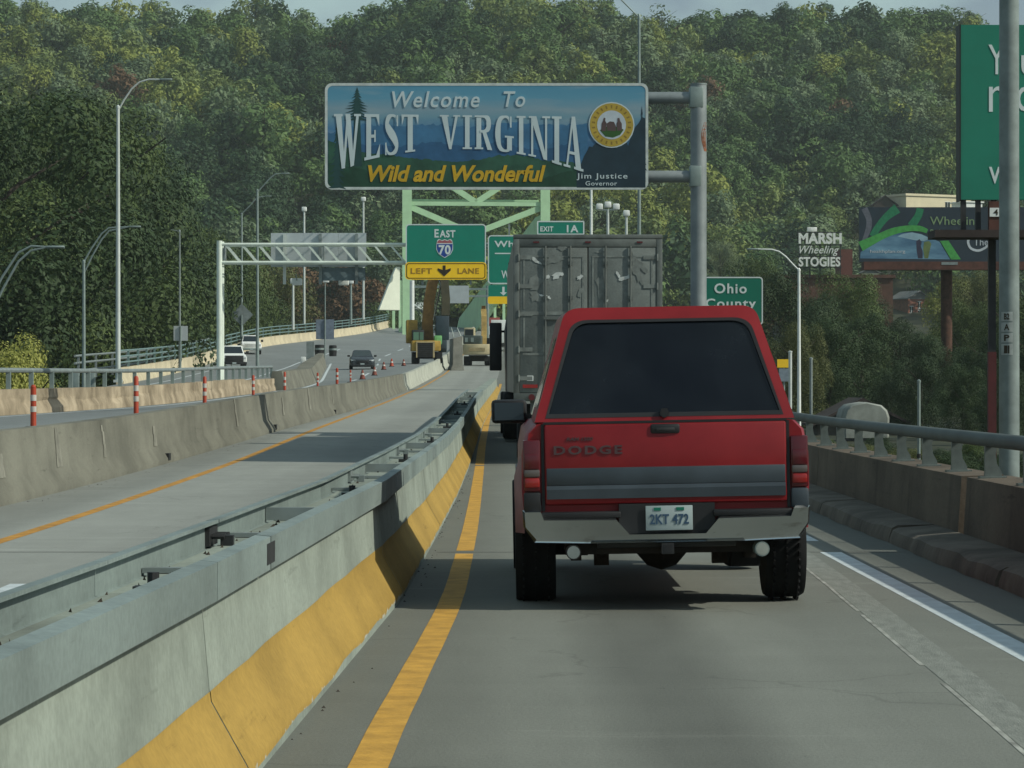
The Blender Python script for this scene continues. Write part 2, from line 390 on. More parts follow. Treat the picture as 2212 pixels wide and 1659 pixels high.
line('worn_yellow_line', lyx, .145, 2, 250, M['orange_line'])
line('white_lane_dash', lambda y: -3.62, .16, 12.2, 14.0, M['white_line'])
line('white_edge_line', lambda y: 2.80, .19, 2, 60, M['white_line'], [(16.7,17.9)])
wl = lambda X, y: wb_pt(X, y)[2]
wlx = smooth_tab([(20,-12.0),(40,-10.3),(60,-9.2),(80,-9.0),(100,-10.2),(120,-11.9),(165,-15.7),(230,-15.8),(300,-12.5)], 8)
line('white_gore_line', wlx, .17, 20, 160, M['white_line'], zf=wl, st=2)
wlr = smooth_tab([(20,-15),(80,-15.5),(120,-16.5),(165,-18.4),(215,-18),(300,-14)], 8)
line('white_ramp_line', wlr, .17, 90, 200, M['white_line'], zf=wl, st=2)
line('white_ramp_edge_line', lambda y: rampx(y)+1.9, .17, 60, 155, M['white_line'], zf=wl, st=2)
gp = [(a, a+9) for a in np.arange(96, 300, 16)]
line('dashed_lane_line', smooth_tab([(60,-7.6),(139,-10.0),(180,-12.5),(230,-11.5),(300,-9)], 8), .17, 90, 305, M['white_line'], gp, zf=wl, st=1)
M['scar'] = mat('ground_off_line', (.185,.20,.18), .9, 0, .14, 13., color2=(.235,.25,.225), stretch=(1.2,.3,1), bump=.3, detail=9)
M['scar_edge'] = mat('pale_line_remnant', (.30,.31,.28), .9, 0, .4, 7., stretch=(1,.5,1))
sx_ = smooth_tab([(2,1.72),(7.3,2.04),(14.7,2.36),(20,2.5),(60,2.6)], 1)
line('old_line_scar', lambda y: sx_(y)+.10, .20, 2, 40, M['scar'])
line('old_line_remnant', lambda y: sx_(y)-.015, .025, 2, 30, M['scar_edge'], [(4.2,4.6),(6.1,6.2),(9.3,9.9),(12.1,12.3)], dz=.002)
# transverse joints of the deck
mb = MB()
for y4 in (16.7, 32.75, 48.8, 64.9, 81):
    for xa, xb in ((-.66, 3.5), (medx(y4)+.05, -1.5)):
        mb.loft([[(xa,(y4-.012)*S,ebz(y4)+.004),(xa,(y4+.012)*S,ebz(y4)+.004)],[(xb,(y4-.012)*S,ebz(y4)+.004),(xb,(y4+.012)*S,ebz(y4)+.004)]], cap=False, closed=False)
o = mb.build('deck_joint', mat('joint_tar', (.10,.10,.095), .9, 0, .3, 6), recalc=False); o['kind'] = 'structure'

# terrain: flats beside the decks, then the valley side
def terrain(X, Y):
    def sm(a, b, x):
        t = np.clip((x-a)/(b-a), 0, 1); return t*t*(3-2*t)
    t = np.clip((Y-590-8*np.sin(X/37.))/320., 0, 1)
    h = 88*(.45*t + .55*t*t*(3-2*t))*(1+.05*np.sin(X/48.+.6)+.035*np.sin(X/19.+2)) + 13*sm(540,600,Y)
    h = h + 6*sm(940,1500,Y)*(1+.4*np.sin(X/180.)) + 4*np.sin(X/23.+Y/31.)*t
    h = h*(1.02 + .045*sm(-50,-85,X) - .06*sm(28,75,X) - .045*np.exp(-((X+52)/9.)**2))
    low = -6 + 4.6*sm(8,13,X) + 2.0*sm(20,60,X)*sm(90,200,Y) + 2.5*sm(-22,-45,X)
    return low*(1-sm(500,590,Y)) + h*sm(500,590,Y) - 5*sm(430,470,Y)*(1-sm(520,560,Y))
xs = np.concatenate([np.arange(-2400,-200,100), np.arange(-200,201,8), np.arange(300,2401,100)])
ys = np.concatenate([np.arange(-900,-60,120), np.arange(-60,960,10), np.arange(1000,3600,130)])
mb = MB(); GX, GY = np.meshgrid(xs, ys); GZ = terrain(GX, GY)
nx = len(xs)
mb.v = [(float(a), float(b), float(c)) for a, b, c in zip(GX.ravel(), GY.ravel(), GZ.ravel())]
mb.f = [(j*nx+i, j*nx+i+1, (j+1)*nx+i+1, (j+1)*nx+i) for j in range(len(ys)-1) for i in range(nx-1)]
mb.m = [0]*len(mb.f)
o = mb.build('ground', mat('undergrowth_ground', (.022,.034,.014), .95, 0, .5, .3, color2=(.05,.055,.024), bump=.6, bscale=3), recalc=False); o['kind'] = 'structure'
mb = MB(); mb.add([(-900,405,-8.6),(900,405,-8.6),(900,590,-8.6),(-900,590,-8.6)], [(0,1,2,3)])
o = mb.build('river_water', mat('river', (.02,.035,.03), .15, 0, .2, .2)); o['kind'] = 'structure'

# ================================================================ MEDIAN WALL (cast in place)
M['conc_old_shaded'] = weather('dirty_shaded_concrete', (.165,.165,.135), .93, 0, .3, .2, .3, scale=.8, bump=.08)  # shade on the near median wall put into a darker base, besides real dirt
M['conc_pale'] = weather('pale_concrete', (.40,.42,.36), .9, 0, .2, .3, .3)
M['stain'] = mat('pale_streak', (.215,.213,.178), .9, 0, .3, 3.)
def wall_prof(x, z, w, h):      # x: foot on the traffic side
    return [(x, z-.02), (x-.0, z+.08), (x-.13, z+.30), (x-.20, z+h), (x-w+.20, z+h), (x-w+.13, z+.30), (x-w, z+.08), (x-w, z-.02)]
med = thing('median_wall', 'long stained concrete median wall on the far side of the left lane', 'concrete barrier', (medx(20), 20*S, 0))
mb = MB(); rows = []
def wall_h(y4): return interp([(-20,.9),(110,.9),(140,1.05),(430,1.05)], y4)
mb = MB(); rows = []
for y4 in np.arange(-6, 103.1, 1.5):
    rows.append([(px-medx(20), y4*S-20*S, pz) for px, pz in wall_prof(medx(y4), ebz(y4), MEDW, wall_h(y4)+max(0., wbz(y4)-ebz(y4)-.8))])
mb.loft(rows); mb.build('wall_body', M['conc_old_shaded'], med, ang=50)
mb = MB(); rnd = random.Random(5)
for y4, hgt in ((26.5,.55),(29.3,.5),(33,.35),(41,.6),(47.6,.45),(52.5,.6),(58,.5),(23.6,.3)):
    x, z = medx(y4), ebz(y4); w_ = rnd.uniform(.14,.34)
    for k in range(5):
        f0, f1 = k/5, (k+1)/5; zz0, zz1 = .32+hgt*f0, .32+hgt*f1
        xx = lambda q: x-.128-.07*(q-.30)/.6+.006
        ww = w_*(1-.5*f0); w2 = w_*(1-.5*f1); y_ = y4*S+rnd.uniform(-.05,.05)
        mb.add([(xx(zz0)-medx(20),y_-ww-20*S,z+zz0),(xx(zz0)-medx(20),y_+ww-20*S,z+zz0),(xx(zz1)-medx(20),y_+w2-20*S,z+zz1),(xx(zz1)-medx(20),y_-w2-20*S,z+zz1)], [(0,1,2,3)])
mb.build('lime_streak', M['stain'], med)
for y4 in (33.5, 45.5, 57.5):
    mb = MB(); x, z = medx(y4), ebz(y4); mb.box(x-.06-medx(20), x+.01-medx(20), y4*S-.16-20*S, y4*S+.16-20*S, z+.05, z+.17)
    mb.build('drain_opening', M['black'], med)
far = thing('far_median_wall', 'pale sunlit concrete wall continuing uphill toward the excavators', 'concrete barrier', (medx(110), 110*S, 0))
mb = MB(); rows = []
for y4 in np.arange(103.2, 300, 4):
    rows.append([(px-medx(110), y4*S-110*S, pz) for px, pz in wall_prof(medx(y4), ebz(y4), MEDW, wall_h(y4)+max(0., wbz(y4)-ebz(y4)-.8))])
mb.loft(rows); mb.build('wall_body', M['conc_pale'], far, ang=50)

# ================================================================ MOVABLE BARRIER beside the truck
M['bar_conc'] = weather('barrier_concrete', (.25,.29,.255), .92, 0, .26, .16, .22, bump=.12)
M['bar_yellow'] = weather('barrier_yellow_paint', (.36,.235,.055), .85, 0, .2, .12, .28, chip=(.40,.41,.36), bump=.12)
M['bar_rail'] = weather('barrier_rail_steel', (.215,.265,.255), .6, .2, .26, .12, .3, bump=.1)
bcx = smooth_tab([(-10,-1.9),(2,-1.57),(4.5,-1.44),(7.2,-1.28),(11,-1.12),(14,-1.08),(19,-1.07),(24.5,-1.06),(34.8,-1.07),(47,-1.1),(80,-1.0),(110,-.95),(140,-.95)], 1.2)
yel_top = lambda y4: interp([(0,.32),(5.6,.335),(7,.35),(12.5,.37),(19,.33),(140,.33)], y4)
cb1 = cb2 = None
starts = [.8 + 6.1*i for i in range(-1, 16)]
names = {0: 'movable barrier section nearest the camera, yellow foot scuffed and chipped',
         1: 'movable barrier section ending where the pickup shadow starts',
         2: 'movable barrier section crossed by the dark shadow of the red pickup',
         3: 'movable barrier section just past the pickup shadow, wide open joint',
         4: 'movable barrier section beside the left wing mirror of the pickup',
         5: 'movable barrier section beside the wheels of the grey trailer'}
for i, a in enumerate(starts):
    b = a + 6.1; k = i-1
    c0 = Vector((bcx(a), a*S, ebz(a))); c1 = Vector((bcx(b), b*S, ebz(b)))
    lab = names.get(k, 'movable barrier section with yellow foot, %s one past the trailer wheels' % (['','first','second','third','fourth','fifth','sixth','seventh','eighth','ninth','tenth'][max(0,k-5)] if k > 5 else 'hidden') if k > 5 else 'movable barrier section beside the camera, mostly outside the photo')
    rt = thing('movable_barrier', lab, 'barrier', c0, 0, 'movable barrier sections between the two lanes')
    d = (c1 - c0); L = d.length
    rt.rotation_euler = (math.atan2(d.z, math.hypot(d.x, d.y)), 0, -math.atan2(d.x, d.y))
    prof = [(.34,0),(.34,.07),(.205,.31),(.17,.70),(-.17,.70),(-.205,.31),(-.34,.07),(-.34,0)]
    g = .007; g0 = .028 if k == 3 else .012 if k > 3 else .006; g1 = .028 if k == 2 else .012 if k > 2 else .006
    mb = MB(); mb.prism(prof, 'y', g0, L-g1); mb.build('concrete_body', M['bar_conc'], rt, ang=20)
    # yellow paint, 3 mm proud of the foot
    mb = MB(); rows = []; rnd = random.Random(k*3+1)
    def face(z): return .34+.003 if z <= .07 else (.34-.135*(z-.07)/.24 if z <= .31 else .205-.035*(z-.31)/.39)+.003
    for q in np.linspace(g0+.004, L-g1-.004, 16):
        zt = yel_top(a + (b-a)*q/L) + rnd.uniform(-.006,.006); zs = [.035+rnd.uniform(-.012,.02), .07, .19, .308, max(zt,.315)]
        rows.append([(face(z), q, z) for z in zs])
    mb.loft(rows, cap=False, closed=False); mb.build('yellow_stripe', M['bar_yellow'], rt, recalc=False)
    # side channels on the head
    if k < 9:
        for sx in (1, -1):
            off = 3.4 if sx < 0 else 1.9
            pr = [(sx*.232,.675),(sx*.232,.815),(sx*.168,.822),(sx*.168,.806),(sx*.216,.80),(sx*.216,.69),(sx*.19,.684),(sx*.19,.668)]
            mb = MB(); mb.prism(pr, 'y', .006, off-.02)
            ra = mb.build('side_rail', M['bar_rail'], rt, ang=20)
            mb = MB(); mb.prism(pr, 'y', off+.02, L-.006)
            mb.build('side_rail', M['bar_rail'], rt, ang=20)
            mb = MB()
            mb.box(sx*.214-.02, sx*.214+.02, off-.16, off+.16, .70, .79)
            for q in (-.11,-.05,.05,.11): mb.cyl((sx*.19,off+q,.745),(sx*.13,off+q,.745), .014, n=6)
            mb.box(sx*.12-.03, sx*.12+.03, off-.10, off-.04, .702, .75)
            mb.build('splice_plate', M['galv_dull'] if k != 1 else M['dark'], rt)
        for q in np.arange(1.2, L-.4, 2.9):
            if cb1 is None: cb1 = MB().box(-.212, .212, -.035, .035, .703, .724).mesh('cross_brace', M['galv_dull']); cb2 = MB().box(-.212, .212, -.02, .02, .704, .775).mesh('cross_brace', M['galv_dull'])
            link('cross_brace', cb1, rt, (0, q, 0))
        for q in (L*.62,): link('cross_brace', cb2, rt, (0, q, 0))
        mb = MB(); mb.cyl((.0,-.02,.06),(.0,-.02,.78),.022,n=8); mb.box(-.07,.07,-.06,.02,.66,.73); mb.build('hinge_pin', M['dark'], rt)
# litter that has collected in the channel
mb = MB(); rnd = random.Random(11)
for i in range(230):
    y4 = 3 + 42*rnd.random()**1.5; x = bcx(y4) + rnd.choice((rnd.uniform(-.17,.17), rnd.uniform(-.17,-.10), rnd.uniform(.08,.17)))
    z = ebz(y4)+.728; s_ = rnd.uniform(.007,.022)*(2.0 if rnd.random()<.08 else 1)
    vs_ = [(x+rnd.uniform(-s_,s_), y4*S+rnd.uniform(-s_,s_)*2, z-.03), (x+rnd.uniform(-s_,s_), y4*S+rnd.uniform(-s_,s_)*2, z-.03), (x+s_*.8, y4*S-s_, z-.03), (x+s_*.3, y4*S, z-.018+s_*.3)]
    mb.add(vs_, [(0,1,2),(0,1,3),(1,2,3),(2,0,3)])
tag(mb.build('litter_debris', mat('leaf_litter', (.035,.028,.02), .95, 0, .4, 8)), kind='stuff')
mb = MB()
for i in range(120):
    y4 = rnd.uniform(5,30); side = rnd.random() < .6
    x = bcx(y4)+.34+abs(rnd.gauss(0,.06)) if side else medx(rnd.uniform(20,50))+.1
    if not side: y4 = rnd.uniform(18,50); x = medx(y4)+.08+abs(rnd.gauss(0,.12))
    z = ebz(y4); s_ = rnd.uniform(.004,.013)
    mb.add([(x-s_,y4*S-s_,z),(x+s_,y4*S-s_*1.5,z),(x,y4*S+s_*2,z),(x,y4*S,z+s_)], [(0,1,3),(1,2,3),(2,0,3)])
tag(mb.build('road_grit', mat('grit', (.05,.045,.04), .95, 0, .4, 8)), kind='stuff')

# ================================================================ RIGHT PARAPET
M['par_brown'] = weather('soot_brown_concrete', (.120,.097,.073), .93, 0, .4, .4, .4, scale=.7, bump=.4)
M['curb_conc'] = mat('crumbling_curb', (.12,.105,.085), .95, 0, .4, 1.6, bump=.7, bscale=7, detail=9)
par = thing('bridge_parapet', 'dark brown concrete parapet with a steel rail along the right shoulder', 'parapet', (3.95, 20*S, 0))
def run(parent, name, prof, a, b, st, m, zf, xf, o3, ang=30):
    mb = MB(); rows = []
    for y4 in list(np.arange(a, b, st)) + [b]:
        rows.append([(xf(y4)+px-o3[0], y4*S-o3[1], zf(y4)+pz-o3[2]) for px, pz in prof])
    mb.loft(rows); return mb.build(name, m, parent, ang=ang)
o3 = (3.95, 20*S, 0)
for a, b in ((2,10),(10.02,16.6),(16.8,24.6),(24.62,32.6),(32.62,48.7),(48.72,64.8)):
    run(par, 'parapet_panel', [(0,-.3),(0,.20),(.03,.665),(.40,.68),(.43,-.3)], a, b, 1, M['par_brown'], ebz, lambda y: 3.95, o3)
# broken kerb: jittered sections
rnd = random.Random(3)
for a, b in [(x, x+3.9) for x in np.arange(2, 60, 3.94)]:
    mb = MB(); rows = []
    for y4 in np.linspace(a, b-.03, 10):
        j = rnd.uniform(-.015,.03); t = rnd.uniform(-.02,.006)
        rows.append([(3.50+j-3.95, y4*S-20*S, ebz(y4)-.1),(3.50+j-3.95, y4*S-20*S, ebz(y4)+.04),(3.53+j-3.95, y4*S-20*S, ebz(y4)+.13+t),(3.58+abs(j)-3.95, y4*S-20*S, ebz(y4)+.155+t),(-.002, y4*S-20*S, ebz(y4)+.17),(-.002, y4*S-20*S, ebz(y4)-.1)])
    mb.loft(rows); mb.build('kerb_section', M['curb_conc'], par, ang=25)
M['rail_paint'] = mat('rail_steel', (.085,.105,.10), .65, .15, .2, 1.2)
mb = MB(); mb.tube([(.16, y4*S-20*S, ebz(y4)+1.0) for y4 in np.arange(2, 66, 1.5)], .062, 12); mb.build('rail_pipe', M['rail_paint'], par)
pm = None
for y4 in np.arange(8.9, 62, 1.24):
    if pm is None:
        m_ = MB(); sec = []
        for z, x, hx in ((.0,.02,.075),(.05,.02,.07),(.12,.0,.05),(.2,-.005,.045),(.27,.0,.05)):
            sec.append([(x-hx,-.03,z),(x+hx,-.03,z),(x+hx,.03,z),(x-hx,.03,z)])
        m_.loft(sec); m_.box(-.10,.13,-.07,.07,-.012,.012); pm = m_.mesh('rail_post', mat('post_casting', (.14,.168,.16), .5, .4, .3, 4.))
    link('rail_post', pm, par, (.17, y4*S-20*S, ebz(y4)+.675))

# ================================================================ far side parapets
M['rail_blue'] = mat('blue_grey_rail', (.17,.26,.26), .6, .2, .15, 1.)
wp = thing('tan_parapet', 'weathered tan parapet topped by a pipe rail beyond the opposite lane', 'parapet', (wedgex(60), 60*S, 0))
o3 = (wedgex(60), 60*S, 0)
def wpz(y4): return wb_pt(wedgex(y4), y4)[2]
mb = MB(); rows = []; rnd = random.Random(9)
M['tan_rough'] = mat('spalled_tan_concrete', (.29,.23,.15), .95, 0, .4, .9, bump=.8, bscale=5, detail=9, color2=(.46,.38,.27))
for y4 in np.arange(6, 79, .75):
    hh = .56 if y4 < 70 else .5; j = lambda q: rnd.uniform(-q, q)
    rows.append([(wedgex(y4)+px-o3[0], y4*S-o3[1], wpz(y4)+pz) for px, pz in ((.05+j(.03),-.2),(.02+j(.06),.12),(-.03+j(.05),.28+j(.03)),(-.05,.36),(-.06,hh),(-.42,hh),(-.5,-1.2))])
mb.loft(rows); mb.build('parapet_wall', M['tan_rough'], wp, ang=20)
mb = MB()
for h_, r_ in ((.98,.055),): mb.tube([(wedgex(y4)-.24-o3[0], y4*S-o3[1], wpz(y4)+h_) for y4 in np.arange(6, 80.5, 1.5)], r_, 8)
mb.build('rail_pipe', M['galv_dull'], wp)
pm = MB().box(-.05,.05,-.05,.05,0,.40).mesh('rail_post', M['galv'])
for y4 in np.arange(8, 80, 1.55): link('rail_post', pm, wp, (wedgex(y4)-.24-o3[0], y4*S-o3[1], wpz(y4)+.555))
mb = MB(); rows = []
gw = thing('gore_wall', 'brown concrete wedge wall narrowing to the gore between lane and ramp', 'concrete barrier', (wedgex(120), 120*S, 0))
for y4 in np.arange(79.2, 166.1, 3):
    z = wpz(y4); x = wedgex(y4); wd = interp([(79,.45),(120,1.1),(150,.9),(166,.4)], y4)
    rows.append([(x+px-wedgex(120), y4*S-120*S, z+pz) for px, pz in ((wd,-.2),(wd*.8,.1),(wd*.45,.8),(-wd*.45,.8),(-wd*.8,.1),(-wd,-.4))])
mb.loft(rows); mb.build('wall_body', M['conc_old_shaded'], gw, ang=50)

rp_ = thing('ramp_parapet', 'sunlit cream parapet with blue-grey railing curving round the far ramp', 'parapet', (rampx(200), 200*S, 0))
o3 = (rampx(200), 200*S, 0)
M['conc_cream'] = mat('cream_concrete', (.52,.46,.32), .9, 0, .16, .5, bump=.2)
run(rp_, 'parapet_wall', [(.06,-.4),(.04,.15),(-.10,.4),(-.12,.95),(-.4,.95),(-.42,-1.6)], 112, 330, 4, M['conc_cream'], rampz, rampx, o3, 40)
mb = MB()
for h_ in (1.25,1.6,1.95): mb.tube([(rampx(y4)-.3-o3[0], y4*S-o3[1], rampz(y4)+h_) for y4 in np.arange(112, 300, 4)], .06, 6)
mb.build('railing', M['rail_blue'], rp_)
pm = MB().box(-.06,.06,-.06,.06,0,1.05).mesh('rail_post', M['rail_blue'])
for y4 in np.arange(112, 298, 4): link('rail_post', pm, rp_, (rampx(y4)-.3-o3[0], y4*S-o3[1], rampz(y4)+.94))
lf = thing('side_ramp_guardrail', 'twin-rail guard on the lower ramp at the foot of the dark trees', 'guardrail', (rampx(110)-1.6, 110*S, 0))
mb = MB()
for h_ in (.3,.75,1.15): mb.tube([(rampx(y4)-1.6-(rampx(110)-1.6)-(.8 if y4<90 else 0), y4*S-110*S, rampz(y4)+h_+.6) for y4 in np.arange(104, 175, 5)], .07, 6)
mb.build('rail', M['galv_dull'], lf)
pm = MB().box(-.06,.06,-.06,.06,0,1.4).mesh('rail_post', M['galv_dull'])
for y4 in np.arange(106, 172, 6): link('rail_post', pm, lf, (rampx(y4)-1.6-(rampx(110)-1.6)-(.8 if y4<90 else 0), y4*S-110*S, rampz(y4)+.4))
# ================================================================ RED PICKUP WITH CAP
M['red'] = mat('faded_red_paint', (.21,.006,.010), .45, .0, .16, 1.6, color2=(.25,.012,.016), spec=.3)
M['trim_grey'] = mat('grey_trim_paint', (.045,.060,.074), .45, .1, .18, 2.5)
_b = M['red'].node_tree.nodes['Principled BSDF']; _b.inputs['Coat Weight'].default_value = .15; _b.inputs['Coat Roughness'].default_value = .12
M['tint'] = mat('tinted_glass', (.006,.009,.012), .07, 0, .5, 1.4, spec=.42, color2=(.012,.016,.020))
M['frame_dark'] = mat('underbody', (.022,.018,.015), .85, .1, .45, 8.)
M['lens_red'] = mat('red_lens', (.085,.006,.010), .25, 0, .12, 20., spec=.6)
M['lens_bright'] = mat('bright_red_lens', (.26,.014,.012), .25, 0, .1, 20., spec=.6)
M['lens_clear'] = mat('smoky_lens', (.10,.085,.08), .2, 0, .1, 20., spec=.6)
M['plate'] = mat('licence_plate', (.33,.40,.41), .45, 0, .05, 10.)
M['plate_ink'] = mat('plate_ink', (.03,.07,.13), .6, 0, .05, 10.)
M['badge'] = mat('grey_badge', (.10,.06,.065), .4, .4, .1, 10.)
M['chrome_rust'] = mat('rust_flecked_chrome', (.20,.14,.09), .14, .97, .4, 5., color2=(.50,.53,.54), lo=.20, hi=.42, detail=9, stretch=(1,1,2.4))

tk = thing('pickup_truck', 'red pickup truck with matching cap, tinted rear window and grey tailgate band', 'pickup truck', (1.015, 19.45, 0))
tk.rotation_euler = (0, R(-1.05), R(.25))
def body_sec(y, zb, hw, zt=1.235):
    half = [(hw-.05,zb),(hw-.012,zb+.10),(hw+.0,.80),(hw-.002,1.02),(hw-.03,1.165),(hw-.085,zt-.012),(hw-.14,zt)]
    return [(x,y,z) for x,z in half] + [(-x,y,z) for x,z in reversed(half)]
AX = 1.16; FX = AX+3.52
def arch(y, yc, r=.46):
    d = abs(y-yc); return .37+math.sqrt(r*r-d*d) if d < r else 0
ys = [.10,.14,.6] + [AX+.46*math.cos(t) for t in np.linspace(math.pi,0,11)] + [1.8,2.2]
mb = MB(); mb.loft([body_sec(y, max(.55, arch(y, AX)), .935 if y > .12 else .915) for y in ys]); mb.build('bed', M['red'], tk, ang=40)
ys = [2.225,2.3,3.0,3.9] + [FX+.46*math.cos(t) for t in np.linspace(math.pi,0,11)] + [5.25,5.5]
mb = MB(); mb.loft([body_sec(y, max(.50, arch(y, FX)), .935 if y < 4.4 else .90, 1.235 if y < 4.05 else 1.18) for y in ys]); mb.build('cab_body', M['red'], tk, ang=40)
mb = MB(); mb.loft([[(x,y,z) for x,z in ((-.84,1.2),(-.64,1.84),(-.54,1.88),(.54,1.88),(.64,1.84),(.84,1.2))] for y in (2.25,2.9)] +
                   [[(x,3.35+(1.9-z)*.0,z) for x,z in ((-.84,1.2),(-.64,1.82),(-.54,1.86),(.54,1.86),(.64,1.82),(.84,1.2))]] +
                   [[(x,y,z) for x,y,z in ((-.86,4.1,1.19),(-.80,4.02,1.24),(-.7,4.02,1.25),(.7,4.02,1.25),(.80,4.02,1.24),(.86,4.1,1.19))]])
mb.build('cab_roof', M['red'], tk)
for sx in (-1, 1):
    mb = MB(); mb.add([(sx*.832,2.45,1.26),(sx*.832,3.55,1.26),(sx*.675,3.25,1.77),(sx*.675,2.5,1.77)], [(0,1,2,3)]); mb.build('side_window', M['tint'], tk)
    # bulged wheel-arch flares
    mb = MB(); rows = []
    for t in np.linspace(-.15, math.pi+.15, 17):
        c, s_ = math.cos(t), math.sin(t); rows.append([(sx*(.92+dx), AX+c*(.46+dr), max(.37+s_*(.46+dr), .50)) for dx, dr in ((0,-.01),(.055,-.01),(.06,.03),(.035,.12),(0,.2))])
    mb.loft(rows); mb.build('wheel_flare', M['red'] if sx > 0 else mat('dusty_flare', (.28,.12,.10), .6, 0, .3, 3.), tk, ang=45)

# cap: shell, rear frame, glass
def trap(hb, ht, z0, z1, r, n=6):
    """rounded trapezoid outline (x,z); bottom corners sharp"""
    pts = [(hb,z0)]
    sl = Vector((ht-hb, z1-z0)).normalized()
    a0 = Vector((ht,z1)) - sl*r*.8; a1 = Vector((ht-r,z1))
    for i in range(n+1):
        t = i/n; p = a0*(1-t)**2 + Vector((ht,z1))*2*t*(1-t) + a1*t*t; pts.append((p.x,p.y))
    return pts + [(-x,z) for x,z in reversed(pts)]
yl = lambda z: .115 + .33*(z-1.235)/.75
o1 = trap(.845,.625,1.238,1.985,.10); i1 = trap(.775,.585,1.262,1.905,.11)
def at_y(o, f): return [(x, f(z), z) for x, z in o]
mb = MB(); mb.loft([at_y(o1, yl), at_y(o1, lambda z: yl(z)+.02+.0), at_y(o1, lambda z: .9), at_y(trap(.845,.635,1.238,2.0,.10), lambda z: 2.2)], cap=False)
n = len(o1); A = at_y(o1, yl); B = at_y(i1, lambda z: yl(z)-.004); C = at_y(i1, lambda z: yl(z)+.03)
mb.add(A+B+C, [(k,(k+1)%n,n+(k+1)%n,n+k) for k in range(n)] + [(n+k,n+(k+1)%n,2*n+(k+1)%n,2*n+k) for k in range(n)])
D = at_y(trap(.845,.635,1.238,2.0,.10), lambda z: 2.2); mb.add(D, [tuple(range(len(D)))])
cap = mb.build('truck_cap', M['red'], tk, ang=40)
mb = MB(); q = at_y(trap(.772,.582,1.265,1.902,.11), lambda z: yl(z)+.012); mb.add(q, [tuple(range(len(q)))]); g = mb.build('rear_window', M['tint'], cap)
mb = MB(); B2 = at_y(i1, lambda z: yl(z)-.006); C2 = at_y(trap(.75,.563,1.29,1.885,.105), lambda z: yl(z)-.004)
mb.add(B2+C2, [(k,(k+1)%n,n+(k+1)%n,n+k) for k in range(n)]); mb.build('window_seal', M['black'], cap)
mb = MB(); mb.box(-.02,.02,.105,.14,1.262,1.315); mb.cyl((0,.10,1.285),(0,.13,1.285),.03,n=10); mb.build('latch_handle', M['black'], cap)
for sx in (-1,1):
    mb = MB(); f = lambda z: .845-.22*(z-1.238)/.747+.004
    mb.add([(sx*f(1.33),.55,1.33),(sx*f(1.33),2.05,1.33),(sx*f(1.8),2.0,1.8),(sx*f(1.8),.75,1.8)], [(0,1,2,3)]); mb.build('side_window', M['tint'], cap)

# tailgate
mb = MB(); mb.box(-.785,.785,.065,.13,.70,1.222); tg = mb.build('tailgate', M['red'], tk, bevel=.016)
mb = MB(); mb.box(-.775,.775,.056,.08,.8245,.938); mb.build('upper_band', M['trim_grey'], tg, bevel=.006)
mb = MB(); mb.prism([(.052,.738),(.048,.80),(.056,.824),(.08,.824),(.08,.738)], 'x', -.775, .775); mb.build('lower_band', M['trim_grey'], tg, ang=20)
mb = MB(); mb.box(-.095,.095,.052,.08,1.152,1.215); hd = mb.build('handle', M['black'], tg, bevel=.014)
mb = MB(); mb.box(-.06,.06,.046,.06,1.168,1.19); mb.build('lever', M['dark'], hd, bevel=.005)
mb = MB(); text(mb, 'DODGE', -.725, -.28, 1.025, 1.083, .063, .006, 0, .03, 1.25); mb.build('badge_lettering', M['badge'], tg, smooth=False)
mb = MB(); text(mb, 'RAM 1500', -.64, -.47, 1.115, 1.138, .063, .005, .2, .02); mb.build('badge_lettering', M['badge'], tg, smooth=False)
mb = MB(); mb.box(-.79,.79,.075,.10,1.222,1.2375); mb.build('gate_cap', M['black'], tg)
for sx in (-1,1):
    x0, x1 = sorted((sx*.787, sx*.806)); mb = MB(); mb.box(x0,x1,.085,.13,.66,1.225); mb.build('gate_gap', M['black'], tk)
    x0, x1 = sorted((sx*.812, sx*.925)); mb = MB(); mb.box(x0,x1,.068,.20,.79,1.125); tl = mb.build('taillight', M['lens_red'], tk, bevel=.012)
    mb = MB(); mb.box(x0+.008,x1-.008,.058,.08,.935,1.035); mb.build('stop_lens', M['lens_red'], tl, bevel=.008)
    mb = MB(); mb.box(x0+.006,x1-.006,.058,.08,.885,.932); mb.build('reverse_lens', M['lens_clear'], tl, bevel=.008)
    mb = MB(); mb.box(x0+.008,x1-.008,.056,.08,.815,.878); mb.build('turn_lens', M['lens_bright'], tl, bevel=.012)
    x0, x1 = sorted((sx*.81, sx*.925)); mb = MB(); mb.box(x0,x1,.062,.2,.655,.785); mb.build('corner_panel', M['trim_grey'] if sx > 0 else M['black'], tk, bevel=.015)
# bumper
po = [(-.93,.56),(-.86,.462),(-.5,.452),(.5,.452),(.86,.462),(.93,.56),(.935,.668),(.83,.672),(.81,.618),(.335,.612),(.25,.505),(-.25,.505),(-.335,.612),(-.81,.618),(-.83,.672),(-.935,.668)]
mb = MB(); inn = [(x, -.0, z) for x, z in po]
secs = []
for dy, sc in ((.0,.965),(-.03,1.0)): pass
front = [(x, .22 if abs(x)>.9 else .10, z) for x, z in po]; mid = [(x, .12 if abs(x)>.9 else (.015 if abs(x)>.84 else -.01), z) for x, z in po]
rear = [(x*.985, .07 if abs(x)>.9 else (.0 if abs(x)>.84 else (-.035 if z>.49 else .012)), z+(.018 if z<.52 and abs(x)>.3 else (-.012 if z>.56 else 0))) for x, z in po]
mb.loft([front, mid, rear]); bu = mb.build('rear_bumper', M['chrome_rust'], tk, ang=38)
for x0, x1 in ((-.81,-.30),(.30,.81)):
    mb = MB(); mb.box(x0,x1,-.012,.16,.615,.655); mb.build('step_pad', M['black'], bu, bevel=.008)
mb = MB(); mb.box(-.31,.31,.03,.14,.50,.70); mb.build('plate_recess', M['black'], bu)
